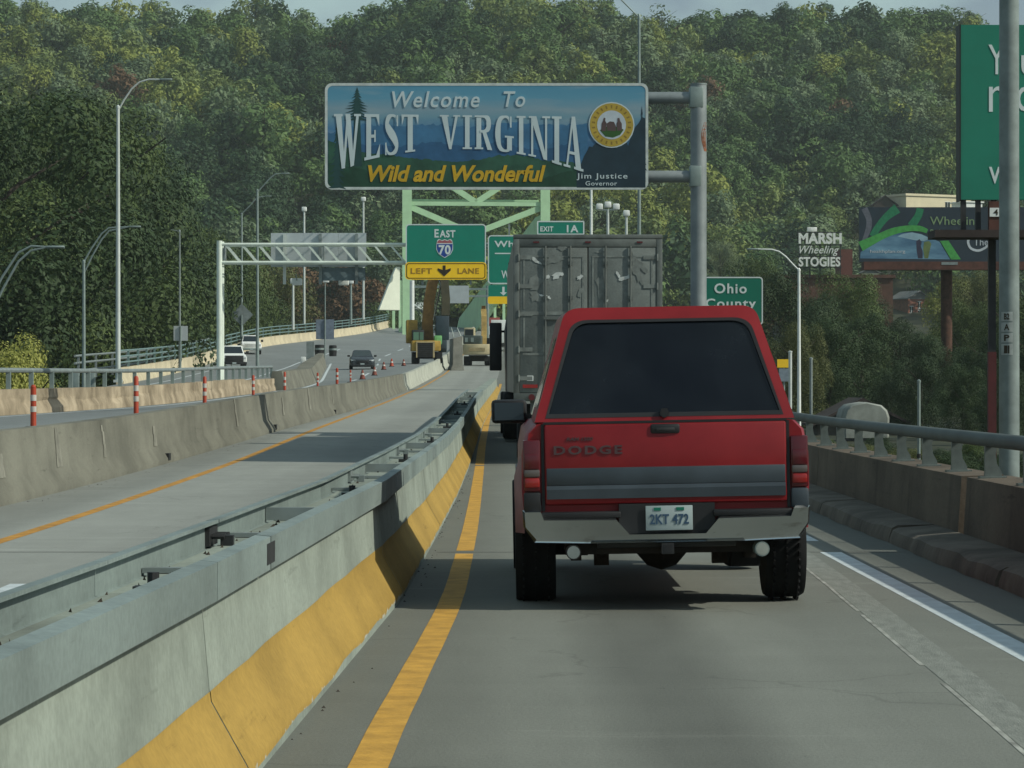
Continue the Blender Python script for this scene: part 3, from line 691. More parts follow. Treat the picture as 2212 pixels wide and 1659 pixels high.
mb = MB(); mb.box(-.139,.165,.012,.02,.527,.686); pl = mb.build('licence_plate', M['plate'], tk, bevel=.003)
mb = MB(); text(mb, '2KT 472', -.112, .14, .565, .632, .0115, .004, 0, .02, 1.05); mb.build('plate_lettering', M['plate_ink'], pl, smooth=False)
mb = MB(); mb.box(-.085,-.04,.008,.014,.655,.675); mb.box(.06,.11,.008,.014,.655,.675); mb.build('plate_sticker', M['sign_green_dark'], pl)
# underside
mb = MB(); mb.box(-.66,.66,.18,.26,.37,.52); mb.box(-.55,-.47,.2,5.2,.42,.56); mb.box(.47,.55,.2,5.2,.42,.56)
for sx in (-1,1):
    mb.box(sx*.58-.035,sx*.58+.035,.55,1.8,.31,.35); mb.cyl((sx*.40,.95,.29),(sx*.44,.7,.62),.035,n=8); mb.box(sx*.40-.05,sx*.40+.05,.9,1.0,.255,.33)
mb.build('frame_rails', M['frame_dark'], tk)
mb = MB(); mb.cyl((-.72,AX,.37),(.72,AX,.37),.055,n=10); mb.lathe([(.05,-.17),(.13,-.10),(.165,0),(.13,.10),(.05,.17)], (.02,AX,.365), 'x', 16)
mb.cyl((.02,AX,.37),(.02,AX-.12,.365),.14,.09,n=14); mb.build('rear_axle', M['frame_dark'], tk)
mb = MB(); mb.cyl((-.45,.14,.44),(.45,.14,.44),.03,n=8); mb.box(-.04,.04,-.01,.3,.375,.445); hb = mb.build('tow_hitch', M['dark'], tk)
mb = MB(); mb.box(-.025,.025,-.013,-.006,.385,.435); mb.build('receiver_hole', M['black'], hb)
mb = MB(); mb.box(.47,.66,.75,.95,.24,.46); mb.box(-.62,-.5,.62,.7,.34,.5); mb.build('mud_flap', M['rubber'], tk)
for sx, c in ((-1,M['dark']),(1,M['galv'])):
    mb = MB(); mb.lathe([(.0,.03),(.040,.03),(.042,-.02),(.048,-.02),(.048,.5),(.03,.6)], (sx*.61,.02,.395), 'y', 16)
    ex = mb.build('exhaust_tip', c, tk)
    mb = MB(); mb.cyl((sx*.61,.0,.395),(sx*.61,-.003,.395),.041,n=16); mb.build('exhaust_bore', mat('tip_bore', (.32,.34,.31), .5, .3, .2, 9) if sx > 0 else M['galv_dull'], ex)
for sx in (-1,1):
    for yc in (AX, FX):
        mb = MB(); pr = [(.20,-.13),(.35,-.135),(.368,-.105),(.372,-.04),(.372,.04),(.368,.105),(.35,.135),(.20,.13)]
        mb.lathe(pr, (sx*.845,yc,.372), 'x', 32); wh = mb.build('wheel', M['rubber'], tk, ang=30)
        mb = MB(); mb.lathe([(.0,.0),(.08,.02),(.19,.03),(.21,.06),(.21,.12)], (sx*.855,yc,.372), 'x', 20) if sx>0 else mb.lathe([(.0,0),(.08,-.02),(.19,-.03),(.21,-.06),(.21,-.12)], (sx*.855,yc,.372), 'x', 20)
        mb.build('rim', M['chrome'], wh)
        if yc == AX:
            mb = MB()
            for k in range(44):
                t = 2*math.pi*k/44
                for q in (-.085,.0,.085):
                    t2 = t+(.07 if q==0 else 0); c = Vector((sx*.845+q, yc+.374*math.cos(t2), .372+.374*math.sin(t2))); e = Vector((0,-math.sin(t2),math.cos(t2)))
                    mb.beam(c-e*.016, c+e*.016, .066, .012, up=(1,0,0))
            mb.build('tread_block', M['rubber'], wh)['kind'] = 'stuff'
    mb = MB(); x0, x1 = sorted((sx*.86, sx*1.135)); mb.box(x0,x1,3.92,4.03,1.19,1.375); mr = mb.build('wing_mirror', M['black'], tk, bevel=.03)
    mb = MB(); mb.box(x0+.025,x1-.025,3.914,3.919,1.215,1.35); mb.build('mirror_glass', mat('mirror_face', (.06,.08,.10), .1, .6, 0), mr)
    mb = MB(); mb.box(min(sx*.8,sx*.9),max(sx*.8,sx*.9),3.95,4.0,1.2,1.26); mb.build('mirror_arm', M['black'], mr)
    mb = MB(); mb.box(min(sx*.93,sx*.95),max(sx*.93,sx*.95),4.2,5.2,.74,.84); mb.build('side_moulding', M['trim_grey'], tk)

# ================================================================ GREY BOX TRAILER AND ITS TRACTOR
M['trailer_grey'] = weather('sooty_trailer_door', (.145,.168,.162), .75, .0, .26, .3, .2, scale=1.4, bump=.15)
M['trailer_frame'] = mat('trailer_frame_metal', (.12,.138,.132), .6, .3, .25, 3.)
M['trailer_side'] = mat('trailer_side_panel', (.22,.23,.22), .5, .3, .2, 1., color2=(.30,.28,.24))
M['paper'] = mat('torn_white_decal', (.52,.56,.55), .8, 0, .3, 6.)
M['smear'] = mat('pale_scrape', (.165,.188,.18), .8, 0, .3, 6.)
zt0 = ebz(33)
tr = thing('box_trailer', 'tall sooty grey box trailer with scraps of torn white decal on its doors', 'trailer', (1.32, 52.3, zt0), R(.55))
HWD = 1.29
mb = MB(); mb.box(-HWD,HWD,.06,14.4,1.25,3.92); mb.build('cargo_box', M['trailer_side'], tr)
mb = MB()
for x0, x1 in ((-HWD-.005,-1.19),(1.19,HWD+.005)): mb.box(x0,x1,-.01,.055,1.2,3.92)
mb.box(-HWD-.005,HWD+.005,-.012,.5,3.925,4.0); mb.box(-1.19,1.19,-.008,.055,3.78,3.92); mb.box(-HWD,HWD,-.02,.1,1.10,1.24)
fr = mb.build('rear_frame', M['trailer_frame'], tr, bevel=.01)
mb = MB()
for x in (-.9,.0,.9): mb.box(x-.05,x+.05,-.022,-.013,3.85,3.88)
mb.build('marker_lamp', M['lens_red'], fr)
rnd = random.Random(8)
for sx in (-1,1):
    x0, x1 = (-1.185,-.012) if sx < 0 else (.012,1.185)
    mb = MB(); mb.box(x0,x1,.0,.05,1.25,3.775); dr = mb.build('rear_door', M['trailer_grey'], tr, bevel=.008)
    for xr in ((x0+.75*(x1-x0)) if sx < 0 else (x0+.25*(x1-x0)), (x0+.38*(x1-x0)) if sx<0 else (x0+.62*(x1-x0))):
        mb = MB(); mb.cyl((xr,-.03,1.22),(xr,-.03,3.8),.017,n=8)
        for z in (1.5,2.2,2.9,3.5): mb.box(xr-.04,xr+.04,-.035,.0,z-.03,z+.03)
        mb.box(xr-.02,xr+.25,-.05,-.02,2.52,2.57); mb.build('lock_rod', M['trailer_frame'], dr)
    for z in (1.5,2.0,2.62,3.1,3.6):
        xh = x0 if sx < 0 else x1
        mb = MB(); mb.box(min(xh-sx*.0,xh-sx*.22),max(xh,xh-sx*.22),-.014,.0,z-.035,z+.035); mb.cyl((xh+sx*.02,-.012,z-.06),(xh+sx*.02,-.012,z+.06),.02,n=6); mb.build('hinge', M['smear'], dr)
    mb = MB(); mb.box(x0+.05,x1-.05,-.006,.0,2.60,2.66); mb.box(x0+.05,x1-.05,-.006,0,1.9,1.94)
    for zz0,zz1 in ((2.7,3.6),(1.98,2.55)):
        mb.box(x0+.06,x0+.09,-.006,0,zz0,zz1); mb.box(x1-.09,x1-.06,-.006,0,zz0,zz1)
    mb.box(x0+.06,x1-.06,-.0065,0,3.60,3.63); mb.build('door_rib', M['smear'], dr)
def blob(cx, cz, w_, h_, k, seed, tilt=0):
    r = random.Random(seed); pts = []
    for i in range(k):
        t = 2*math.pi*i/k; q = r.uniform(.45,1.0); x, z = math.cos(t)*w_*q, math.sin(t)*h_*q
        pts.append((cx + x*math.cos(tilt)-z*math.sin(tilt), cz + x*math.sin(tilt)+z*math.cos(tilt)))
    return pts
def tp(cx, cy): # survey spot on the rear doors
    return ((1069.8+cx*.2646-1269.5)/124.3, 1.45-zt0+(837-(493.7+cy*.2646))/124.3)
for i,(cx,cy,w_,h_,t) in enumerate(((330,262,58,20,-.6),(285,245,22,14,0),(430,392,24,26,.2),(500,385,55,28,.4),(540,372,18,22,.5),(690,398,46,26,.55),(375,545,24,12,-.3),(430,560,36,16,-.5),(1000,375,38,16,-.9),(1045,408,62,22,.15),(1085,392,28,20,.6),(908,588,22,18,.3))):
    x, z = tp(cx,cy); k = .2646/124.3; mb = MB(); mb.sheet(blob(x, z, w_*k, h_*k, 13, i+2, t), -.009-.0002*i); mb.build('torn_decal', M['paper'], tr, recalc=False)
for i,(cx,cy,w_,h_,t) in enumerate(((470,255,110,40,.2),(330,440,90,70,.5),(330,560,80,60,.1),(545,150,60,40,-.4),(690,520,26,60,0),(850,190,60,18,0),(860,480,50,120,.1),(1190,300,110,30,-.8),(1150,330,40,180,.3))):
    x, z = tp(cx,cy); k = .2646/124.3; mb = MB(); mb.sheet(blob(x, z, w_*k, h_*k, 17, i+40, t), -.0066-.0002*i); mb.build('pale_scrape', M['smear'], tr, recalc=False)
mb = MB()
for x in (-.95,.95): mb.beam((x,.12,1.15),(x,.08,.52),.10,.07)
mb.box(-1.15,1.15,.02,.12,.50,.62); ic = mb.build('underride_bar', M['trailer_frame'], tr)
mb = MB()
for i in range(8): mb.box(-1.1+i*.28,-.96+i*.28,.012,.019,.53,.59)
mb.build('reflective_tape', M['lens_red'], ic)
for sx in (-1,1):
    mb = MB()
    for q in (0,.16): mb.cyl((sx*(.98-q),-.045,1.17),(sx*(.98-q),-.02,1.17),.055,n=14)
    mb.build('tail_lamp', M['lens_red'], tr)
    mb = MB(); mb.box(sx*.84-.3,sx*.84+.3,1.4,1.42,.25,1.05); mb.build('mud_flap', M['rubber'], tr)
    for yc in (2.3,3.5):
        for xx in (.72,1.06):
            mb = MB(); mb.lathe([(.28,-.13),(.48,-.135),(.51,-.10),(.51,.10),(.48,.135),(.28,.13)], (sx*xx,yc,.51), 'x', 24); wh = mb.build('wheel', M['rubber'], tr)
            mb = MB(); mb.lathe([(.05,-.05),(.26,-.02),(.285,.05)], (sx*xx,yc,.51), 'x', 16); mb.build('rim', M['galv'], wh)
mb = MB(); mb.box(-.5,-.4,1.0,13.5,.95,1.25); mb.box(.4,.5,1.0,13.5,.95,1.25); mb.box(-.6,.6,2.0,3.8,.6,.95)
for yc in (2.3,3.5): mb.cyl((-1.1,yc,.51),(1.1,yc,.51),.07,n=8)
mb.box(-.7,-.6,9.5,9.6,.2,1.2); mb.box(.6,.7,9.5,9.6,.2,1.2); mb.build('chassis', M['frame_dark'], tr)
mb = MB(); x, z = tp(283,1222); mb.box(x-.055,x+.055,-.012,-.003,z-.045,z+.045); mb.build('white_placard', M['white'], tr)
x, z = tp(283,1287); mb = MB(); mb.box(x-.13,x+.13,-.026,-.021,z-.03,z+.03); mb.build('red_reflector', M['lens_bright'], tr)

tt = thing('tractor_unit', 'dark tractor cab pulling the grey trailer, just showing past its left side', 'truck', (.93, 67.3, ebz(43)), R(.8))
M['navy'] = mat('dark_blue_paint', (.014,.020,.034), .4, .1, .2, 2.)
mb = MB(); mb.loft([[(x,y,z) for x,z in ((-1.05,1.0),(-1.08,2.4),(-.9,3.6),(.9,3.6),(1.08,2.4),(1.05,1.0))] for y in (.0,2.6)]); mb.build('cab', M['navy'], tt, bevel=.05)
mb = MB(); mb.loft([[(x,y,z) for x,z in ((-.9,.9),(-.85,1.9),(.85,1.9),(.9,.9))] for y in (2.6,4.4)]); mb.build('hood', M['navy'], tt, bevel=.05)
for sx in (-1,1):
    mb = MB(); mb.box(sx*1.28-.14,sx*1.28+.14,1.75,1.9,1.5,2.6); mb.beam((sx*1.05,1.85,2.4),(sx*1.2,1.85,2.4),.05,.05); mb.build('wing_mirror', M['black'], tt, bevel=.03)
    for yc in (-2.5,-1.2,3.6):
        mb = MB(); mb.lathe([(.28,-.3 if yc<3 else -.13),(.48,-.3 if yc<3 else -.13),(.51,-.2 if yc<3 else -.1),(.51,.12),(.48,.15),(.28,.14)] if sx>0 else [(.28,-.14),(.48,-.15),(.51,-.12),(.51,.2 if yc<3 else .1),(.48,.3 if yc<3 else .13),(.28,.3 if yc<3 else .13)], (sx*1.0,yc,.51), 'x', 20); mb.build('wheel', M['rubber'], tt)
    mb = MB(); mb.cyl((sx*.95,-.15,1.0),(sx*.95,-.15,3.9),.07,n=10); mb.build('exhaust_stack', M['dark'], tt)
mb = MB(); mb.box(-.45,-.35,-3.2,4,.75,1.0); mb.box(.35,.45,-3.2,4,.75,1.0); mb.build('chassis', M['frame_dark'], tt)

# ================================================================ distant vehicles (facing the camera = heading -y)
def wheelset(rt, xs_, ys_, r, wd):
    for sx in (-1,1):
        for yc in ys_:
            mb = MB(); mb.lathe([(r*.55,-wd/2),(r*.93,-wd/2),(r,-wd*.35),(r,wd*.35),(r*.93,wd/2),(r*.55,wd/2)], (sx*xs_,yc,r), 'x', 18); wh = mb.build('wheel', M['rubber'], rt)
            mb = MB(); mb.lathe([(.02,sx*wd*.45),(r*.5,sx*wd*.4),(r*.58,sx*wd*.2)], (sx*xs_,yc,r), 'x', 12); mb.build('rim', M['galv'], wh)
M['headlamp'] = mat('headlamp_glass', (.65,.70,.72), .15, 0, .05, 9., spec=.7)
M['glass'] = mat('car_glass', (.025,.035,.04), .08, 0, 0, 1, spec=.6)
def pickup(label, loc, rz, paint, grille):
    rt = thing('oncoming_pickup', label, 'pickup truck', loc, rz)
    def sec(y, zb, zt, hw): return [(hw-.06,y,zb),(hw,y,zb+.15),(hw,y,zt-.14),(hw-.08,y,zt),(-hw+.08,y,zt),(-hw,y,zt-.14),(-hw,y,zb+.15),(-hw+.06,y,zb)]
    mb = MB(); mb.loft([sec(0,.55,1.0,.9),sec(.12,.45,1.1,.97),sec(1.5,.5,1.2,.98),sec(1.6,.5,1.22,.98),sec(5.6,.55,1.22,.97),sec(5.7,.6,1.15,.94)]); mb.build('body', paint, rt, ang=40)
    mb = MB(); mb.loft([[(-.86,1.55,1.2),(-.84,1.58,1.24),(.84,1.58,1.24),(.86,1.55,1.2)],[(-.70,2.3,1.82),(-.62,2.35,1.88),(.62,2.35,1.88),(.70,2.3,1.82)],[(-.70,3.6,1.84),(-.62,3.6,1.9),(.62,3.6,1.9),(.70,3.6,1.84)],[(-.86,3.95,1.2),(-.84,3.95,1.24),(.84,3.95,1.24),(.86,3.95,1.2)]]); mb.build('cab', paint, rt, ang=40)
    mb = MB(); mb.add([(-.76,1.60,1.27),(.76,1.60,1.27),(.63,2.22,1.80),(-.63,2.22,1.80)], [(0,1,2,3)]); mb.build('windshield', M['glass'], rt)
    for sx in (-1,1):
        mb = MB(); mb.add([(sx*.852,1.95,1.27),(sx*.852,3.7,1.27),(sx*.735,3.5,1.76),(sx*.735,2.4,1.76)], [(0,1,2,3)]); mb.build('side_window', M['glass'], rt)
        mb = MB(); mb.box(sx*.80-.13,sx*.80+.13,-.03,.15,.86,1.02); mb.build('headlight', M['headlamp'], rt, bevel=.02)
        mb = MB(); mb.box(sx*1.1-.11,sx*1.1+.11,1.9,2.05,1.22,1.45); mb.build('wing_mirror', M['black'], rt, bevel=.02)
    mb = MB(); mb.box(-.72,.72,-.035,.1,.56,1.08); gr = mb.build('grille', grille, rt, bevel=.03)
    for z in (.74,.86,.96):
        mb = MB(); mb.box(-.63,.63,-.045,-.03,z-.012,z+.012); mb.build('grille_bar', M['dark'], gr)
    mb = MB(); mb.box(-.97,.97,-.12,.12,.40,.60); mb.build('front_bumper', M['black'] if grille is M['dark'] else M['galv'], rt, bevel=.04)
    mb = MB(); mb.box(-.15,.15,-.135,-.125,.44,.56); mb.build('licence_plate', M['plate'], rt)
    wheelset(rt, .84, (1.0,4.6), .39, .26)
def wpt(u, v, y4):
    p = P(u, v, y4); return (p.x, p.y, wb_pt(p.x, y4)[2])
pickup('white pickup truck with black grille coming down the ramp, half behind the gantry post', wpt(506,806,146), R(8), M['white'], M['dark'])
pickup('bright white truck following the pickup down the ramp past the light pole', wpt(543,775,182), R(7), mat('bright_white_paint', (.8,.82,.82), .4), M['white'])
def sedan(label, loc, rz, paint, name='oncoming_sedan', rear=False):
    rt = thing(name, label, 'car', loc, rz)
    def sec(y, zb, zt, hw): return [(hw-.08,y,zb),(hw,y,zb+.18),(hw-.02,y,zt-.12),(hw-.14,y,zt),(-hw+.14,y,zt),(-hw+.02,y,zt-.12),(-hw,y,zb+.18),(-hw+.08,y,zb)]
    mb = MB(); mb.loft([sec(0,.3,.66,.72),sec(.15,.2,.76,.86),sec(.9,.2,.9,.91),sec(1.4,.2,.97,.92),sec(3.6,.22,1.0,.92),sec(4.5,.25,1.0,.88),sec(4.7,.35,.92,.78)]); mb.build('body', paint, rt, ang=40)
    mb = MB(); mb.loft([[(-.78,1.25,.95),(-.7,1.3,.97),(.7,1.3,.97),(.78,1.25,.95)],[(-.62,2.0,1.40),(-.52,2.1,1.45),(.52,2.1,1.45),(.62,2.0,1.40)],[(-.62,3.1,1.41),(-.52,3.1,1.46),(.52,3.1,1.46),(.62,3.1,1.41)],[(-.76,4.1,.98),(-.66,4.1,1.0),(.66,4.1,1.0),(.76,4.1,.98)]]); mb.build('cabin', paint, rt, ang=40)
    mb = MB(); mb.add([(-.70,1.31,.985),(.70,1.31,.985),(.55,1.98,1.40),(-.55,1.98,1.40)], [(0,1,2,3)]); mb.build('windshield', M['glass'], rt)
    for sx in (-1,1):
        mb = MB(); mb.add([(sx*.765,1.65,1.0),(sx*.765,3.7,1.0),(sx*.65,3.2,1.38),(sx*.65,2.15,1.38)], [(0,1,2,3)]); mb.build('side_window', M['glass'], rt)
        mb = MB(); mb.loft([[(sx*.50,-.0,.60),(sx*.80,.1,.62),(sx*.82,.1,.72),(sx*.52,.0,.69)],[(sx*.50,.3,.60),(sx*.86,.4,.62),(sx*.86,.4,.74),(sx*.52,.3,.73)]]); mb.build('headlight', M['headlamp'], rt)
        mb = MB(); mb.box(sx*.98-.1,sx*.98+.1,1.55,1.65,.95,1.08); mb.build('wing_mirror', M['black'], rt, bevel=.02)
    mb = MB(); mb.box(-.45,.45,-.03,.1,.42,.68); mb.build('grille', M['black'], rt, bevel=.02)
    mb = MB(); mb.box(-.78,.78,-.06,.1,.22,.36); mb.build('lower_bumper', M['black'], rt, bevel=.02)
    mb = MB(); mb.box(-.15,.15,-.045,-.035,.36,.46); mb.build('licence_plate', M['plate'], rt)
    wheelset(rt, .80, (.9,3.7), .33, .22)
    return rt
sedan('dark grey sedan coming toward the camera on the opposite lane past the cones', wpt(783,793,139), R(4), mat('slate_car_paint', (.055,.065,.075), .25, .4, .1, 3.))
sedan('teal car on the street below, between the red pickup and the white light pole', (19.6, 130*S, -.6), R(60), mat('teal_paint', (.03,.10,.11), .3, .2), 'parked_car')
# white lorry cab coming off the bridge
rt = thing('oncoming_lorry', 'white lorry with black grille coming off the bridge beside the excavator', 'truck', wpt(900,704,300), R(-2))
mb = MB(); mb.loft([[(x,y,z) for x,z in ((-1.15,.9),(-1.15,2.0),(-1.0,3.1),(1.0,3.1),(1.15,2.0),(1.15,.9))] for y in (1.2,3.4)]); mb.build('cab', M['white'], rt, bevel=.06)
mb = MB(); mb.box(-1.0,1.0,-.4,1.2,.7,1.8); mb.build('hood', M['white'], rt, bevel=.1)
mb = MB(); mb.add([(-.95,1.18,2.0),(.95,1.18,2.0),(.85,1.19,2.75),(-.85,1.19,2.75)], [(0,1,2,3)]); mb.build('windshield', M['glass'], rt)
mb = MB(); mb.box(-.7,.7,-.45,-.3,.75,1.7); mb.build('grille', M['black'], rt, bevel=.04)
mb = MB(); mb.box(-1.2,1.2,-.6,-.3,.4,.75); mb.build('front_bumper', M['white'], rt, bevel=.05)
mb = MB(); mb.box(-1.25,1.25,3.5,14,1.1,3.9); mb.build('cargo_box', mat('white_box', (.6,.64,.62), .5), rt)
for sx in (-1,1):
    mb = MB(); mb.box(sx*.85-.14,sx*.85+.14,-.48,-.3,1.1,1.35); mb.build('headlight', M['headlamp'], rt)
    mb = MB(); mb.box(sx*1.4-.12,sx*1.4+.12,1.0,1.15,1.9,2.6); mb.build('wing_mirror', M['black'], rt)
wheelset(rt, 1.0, (.3,4.2,5.4,12), .5, .3)
# white box lorry and red truck seen between sign and trailer
p = P(1078, 690, 215)
bt = thing('box_lorry', 'white box lorry ahead, seen between the second excavator and the trailer', 'truck', (p.x+.3, p.y, ebz(215)), R(0))
mb = MB(); mb.box(-1.2,1.2,0,7,1.0,3.6); mb.build('cargo_box', M['white'], bt, bevel=.03)
mb = MB(); mb.box(-1.1,1.1,7.1,9,.6,2.6); mb.build('cab', M['white'], bt, bevel=.1)
mb = MB(); mb.box(-1.1,1.1,-.05,.1,.6,.95); mb.build('rear_bumper', M['dark'], bt)
for sx in (-1,1):
    mb = MB(); mb.box(sx*.9-.12,sx*.9+.12,-.06,-.0,1.02,1.2); mb.build('tail_lamp', M['lens_bright'], bt)
wheelset(bt, .95, (1.6,7.8), .45, .3)
p = P(1066, 690, 245)
rd = thing('red_truck', 'red and white truck ahead under the second green sign', 'truck', (p.x-.3, p.y, ebz(245)), 0)
mb = MB(); mb.box(-1.1,1.1,0,4,1.0,3.3); mb.build('cargo_box', mat('dull_red_paint', (.28,.06,.05), .6), rd, bevel=.05)
mb = MB(); mb.box(-1.0,1.0,-.03,-.0,1.1,2.2); mb.build('rear_door', M['white'], rd)
mb = MB(); mb.box(-1.1,1.1,4.1,6,.6,2.4); mb.build('cab', M['white'], rd, bevel=.1)
wheelset(rd, .95, (1.2,5), .45, .3)

# ================================================================ EXCAVATORS AND CONSTRUCTION
M['glass_green'] = mat('cab_glass_green', (.10,.20,.15), .15, 0, .1, 2)
M['blue_dark'] = mat('dark_blue_steel', (.025,.045,.06), .6, .1, .2, 2)
p = P(922, 781, 158); z = wb_pt(p.x, 158)[2]
ex = thing('excavator', 'rusty yellow excavator with raised folded boom behind the median wall', 'excavator', (p.x, p.y, z), R(4))
for sx in (-1,1):
    mb = MB(); pts = [(-1.5,.35),(-1.3,.05),(1.3,.0),(1.6,.35),(1.3,.75),(-1.3,.75)]
    mb.prism(pts, 'x', sx*.75-.22, sx*.75+.22); tr_ = mb.build('crawler_track', M['rubber'], ex)
    mb = MB()
    for q in np.arange(-1.2,1.3,.3): mb.box(sx*.75-.24,sx*.75+.24,q-.08,q+.08,.74,.79)
    mb.build('track_shoe', M['dark'], tr_)
mb = MB(); mb.box(-.6,.6,-1.1,1.1,.35,.8); mb.build('undercarriage', M['frame_dark'], ex)
mb = MB(); mb.box(-1.05,.85,-1.7,1.3,.85,1.55); mb.build('upper_body', M['cat_yellow'], ex, bevel=.06)
mb = MB(); mb.box(-.72,.35,-1.78,-1.69,.45,1.4); gr = mb.build('radiator_grille', M['dark'], ex)
for z_ in np.arange(.55,1.35,.13):
    mb = MB(); mb.box(-.66,.29,-1.80,-1.785,z_,z_+.04); mb.build('grille_bar', M['frame_dark'], gr)
mb = MB(); mb.box(-.78,-.70,-1.8,-1.7,.4,1.45); mb.box(.33,.45,-1.8,-1.7,.4,1.45); mb.box(-.78,.45,-1.8,-1.7,1.4,1.5); mb.build('grille_surround', mat('tan_paint', (.40,.33,.18), .7), ex)
mb = MB(); mb.box(-1.0,-.2,-.6,.6,1.55,2.3); cb = mb.build('cab', M['dark'], ex, bevel=.05)
mb = MB(); mb.box(-.92,-.55,-.62,-.605,1.6,2.15); mb.box(-.5,-.25,-.62,-.605,1.6,2.15); mb.build('cab_window', M['glass_green'], cb)
mb = MB(); mb.box(.45,.95,-1.2,-.4,1.3,1.9); mb.build('tool_box', mat('hi_vis_green', (.16,.42,.16), .7, 0, .2, 5), ex, bevel=.04)
mb = MB(); mb.box(-1.35,-.6,.2,1.5,1.4,3.0); mb.build('engine_hood', M['cat_yellow'], ex, bevel=.08)
M['boom'] = mat('scuffed_boom', (.27,.155,.05), .75, .1, .4, 1.2)
mb = MB(); mb.loft([[(x-.36,y-.3,z_) ,(x+.36,y-.3,z_),(x+.36,y+.35,z_),(x-.36,y+.35,z_)] for x,y,z_ in ((.15,.6,1.3),(.05,.4,2.6),(.15,.2,4.2),(.35,.0,5.4),(.62,-.2,6.2),(.9,-.3,6.55))]); mb.build('boom', M['boom'], ex, ang=20)
mb = MB(); mb.loft([[(x-.27,y-.2,z_),(x+.27,y-.2,z_),(x+.27,y+.3,z_),(x-.27,y+.3,z_)] for x,y,z_ in ((.82,-.3,6.6),(1.15,-.4,5.6),(1.25,-.5,4.4),(1.22,-.5,3.3))]); mb.build('stick', mat('dark_stick', (.06,.055,.03), .7, 0, .3, 1.5), ex, ang=20)
ex.scale = (1.25,1.25,1.22)
mb = MB(); mb.cyl((.45,.1,3.0),(.95,-.3,5.6),.07,n=8); mb.cyl((.6,-.35,6.2),(1.1,-.6,4.9),.06,n=8); mb.build('hydraulic_ram', M['chrome'], ex)
mb = MB(); mb.box(.55,1.45,-.75,-.1,1.6,3.25); mb.prism([(-.75,1.6),(-.75,1.0),(-.4,.75),(-.1,1.0),(-.1,1.6)], 'x', .75, 1.3); mb.build('grapple_head', M['blue_dark'], ex, bevel=.05)

p = P(1033, 752, 175); 
e2 = thing('excavator', 'tan excavator with wide counterweight standing on the closed left lane', 'excavator', (p.x, p.y, ebz(175)), R(-3))
for sx in (-1,1):
    mb = MB(); mb.prism([(-1.6,.4),(-1.4,.05),(1.4,0),(1.7,.4),(1.4,.85),(-1.4,.85)], 'x', sx*.95-.28, sx*.95+.28); mb.build('crawler_track', M['rubber'], e2)
mb = MB(); mb.box(-.8,.8,-1.1,1.1,.4,.95); mb.build('undercarriage', M['frame_dark'], e2)
mb = MB(); pl_ = [(-1.35,-1.2),(-1.2,-1.75),(-.6,-2.0),(.6,-2.0),(1.2,-1.75),(1.35,-1.2),(1.35,1.2),(-1.35,1.2)]
mb.prism(pl_, 'z', 1.0, 1.95); mb.build('counterweight', mat('tan_counterweight', (.46,.40,.25), .6, 0, .15, 1.5), e2, bevel=.08)
mb = MB(); mb.box(-.75,.75,-2.03,-1.99,1.3,1.62); mb.build('name_panel', mat('panel_tan', (.33,.27,.15), .7, 0, .2, 3), e2)
mb = MB(); mb.box(-1.3,.35,-1.5,.9,1.96,2.75); mb.build('engine_cover', mat('dark_cover', (.05,.07,.065), .6, 0, .3, 3), e2, bevel=.08)
for x in (-1.0,-.45):
    mb = MB(); mb.box(x-.13,x+.13,-1.52,-1.49,2.15,2.55); mb.build('vent_panel', M['galv'], e2)
mb = MB(); mb.box(-1.3,-.35,.0,1.4,2.0,3.5); cb = mb.build('cab', mat('cream_cab', (.42,.38,.24), .6), e2, bevel=.06)
mb = MB(); mb.box(-1.22,-.45,-.03,-.005,2.75,3.35); mb.build('cab_window', M['glass'], cb)
mb = MB(); mb.loft([[(x-.24,y-.2,z_),(x+.24,y-.2,z_),(x+.24,y+.3,z_),(x-.24,y+.3,z_)] for x,y,z_ in ((.45,.8,1.6),(.45,1.6,3.2),(.4,2.2,4.6),(.3,3.2,5.3))]); mb.build('boom', mat('yellow_boom', (.36,.25,.08), .7, 0, .3, 1.4), e2, ang=20)
mb = MB(); mb.loft([[(x-.18,y-.2,z_),(x+.18,y-.2,z_),(x+.18,y+.2,z_),(x-.18,y+.2,z_)] for x,y,z_ in ((.3,3.2,5.6),(.25,4.0,4.2),(.22,4.3,2.6))]); mb.build('stick', M['boom'], e2, ang=20)
mb = MB(); mb.cyl((.25,1.0,2.2),(.2,2.5,4.6),.08,n=8); mb.build('hydraulic_ram', M['chrome'], e2)
mb = MB(); mb.prism([(3.9,2.6),(4.9,2.5),(4.8,1.4),(4.2,1.3)], 'x', -.4, .8); mb.build('bucket', M['dark'], e2)
# upended wall block between the machines
p = P(988, 775, 160)
ub = thing('concrete_block', 'grey concrete barrier end standing upright between the two excavators', 'concrete block', (p.x, p.y, ebz(160)), R(5))
mb = MB(); mb.prism([(-.55,0),(-.5,.25),(-.38,.5),(-.36,2.7),(.42,2.9),(.46,.5),(.55,.2),(.58,0)], 'y', -.2, 4.5); mb.build('block_body', mat('grey_block', (.24,.245,.22), .9, 0, .25, 1.2), ub, bevel=.02, ang=18)
mb = MB(); mb.cyl((-.3,0,2.8),(-.5,.2,3.6),.03,n=6); mb.cyl((.3,0,2.85),(.0,.2,3.6),.03,n=6); mb.build('lifting_sling', M['galv'], ub)
# ================================================================ WELCOME SIGN on its cantilever post
def face_at(y4):
    k = 4100.0 / y4
    return (lambda u: (u-CX)/k), (lambda v: EYE-(v-HV)/k)
fx, fz = face_at(43); YS = 43*S
PX = fx(1511); z0 = ebz(43)
ws = thing('welcome_sign', 'large blue state welcome sign with mountains, pine trees and gold seal over the road', 'road sign', (PX, YS, z0))
def Wc(cx, cy): return (fx(658.3+cx*.3968)-PX, fz(137.2+cy*.3968)-z0)
def Wp(pts): return [Wc(*p) for p in pts]
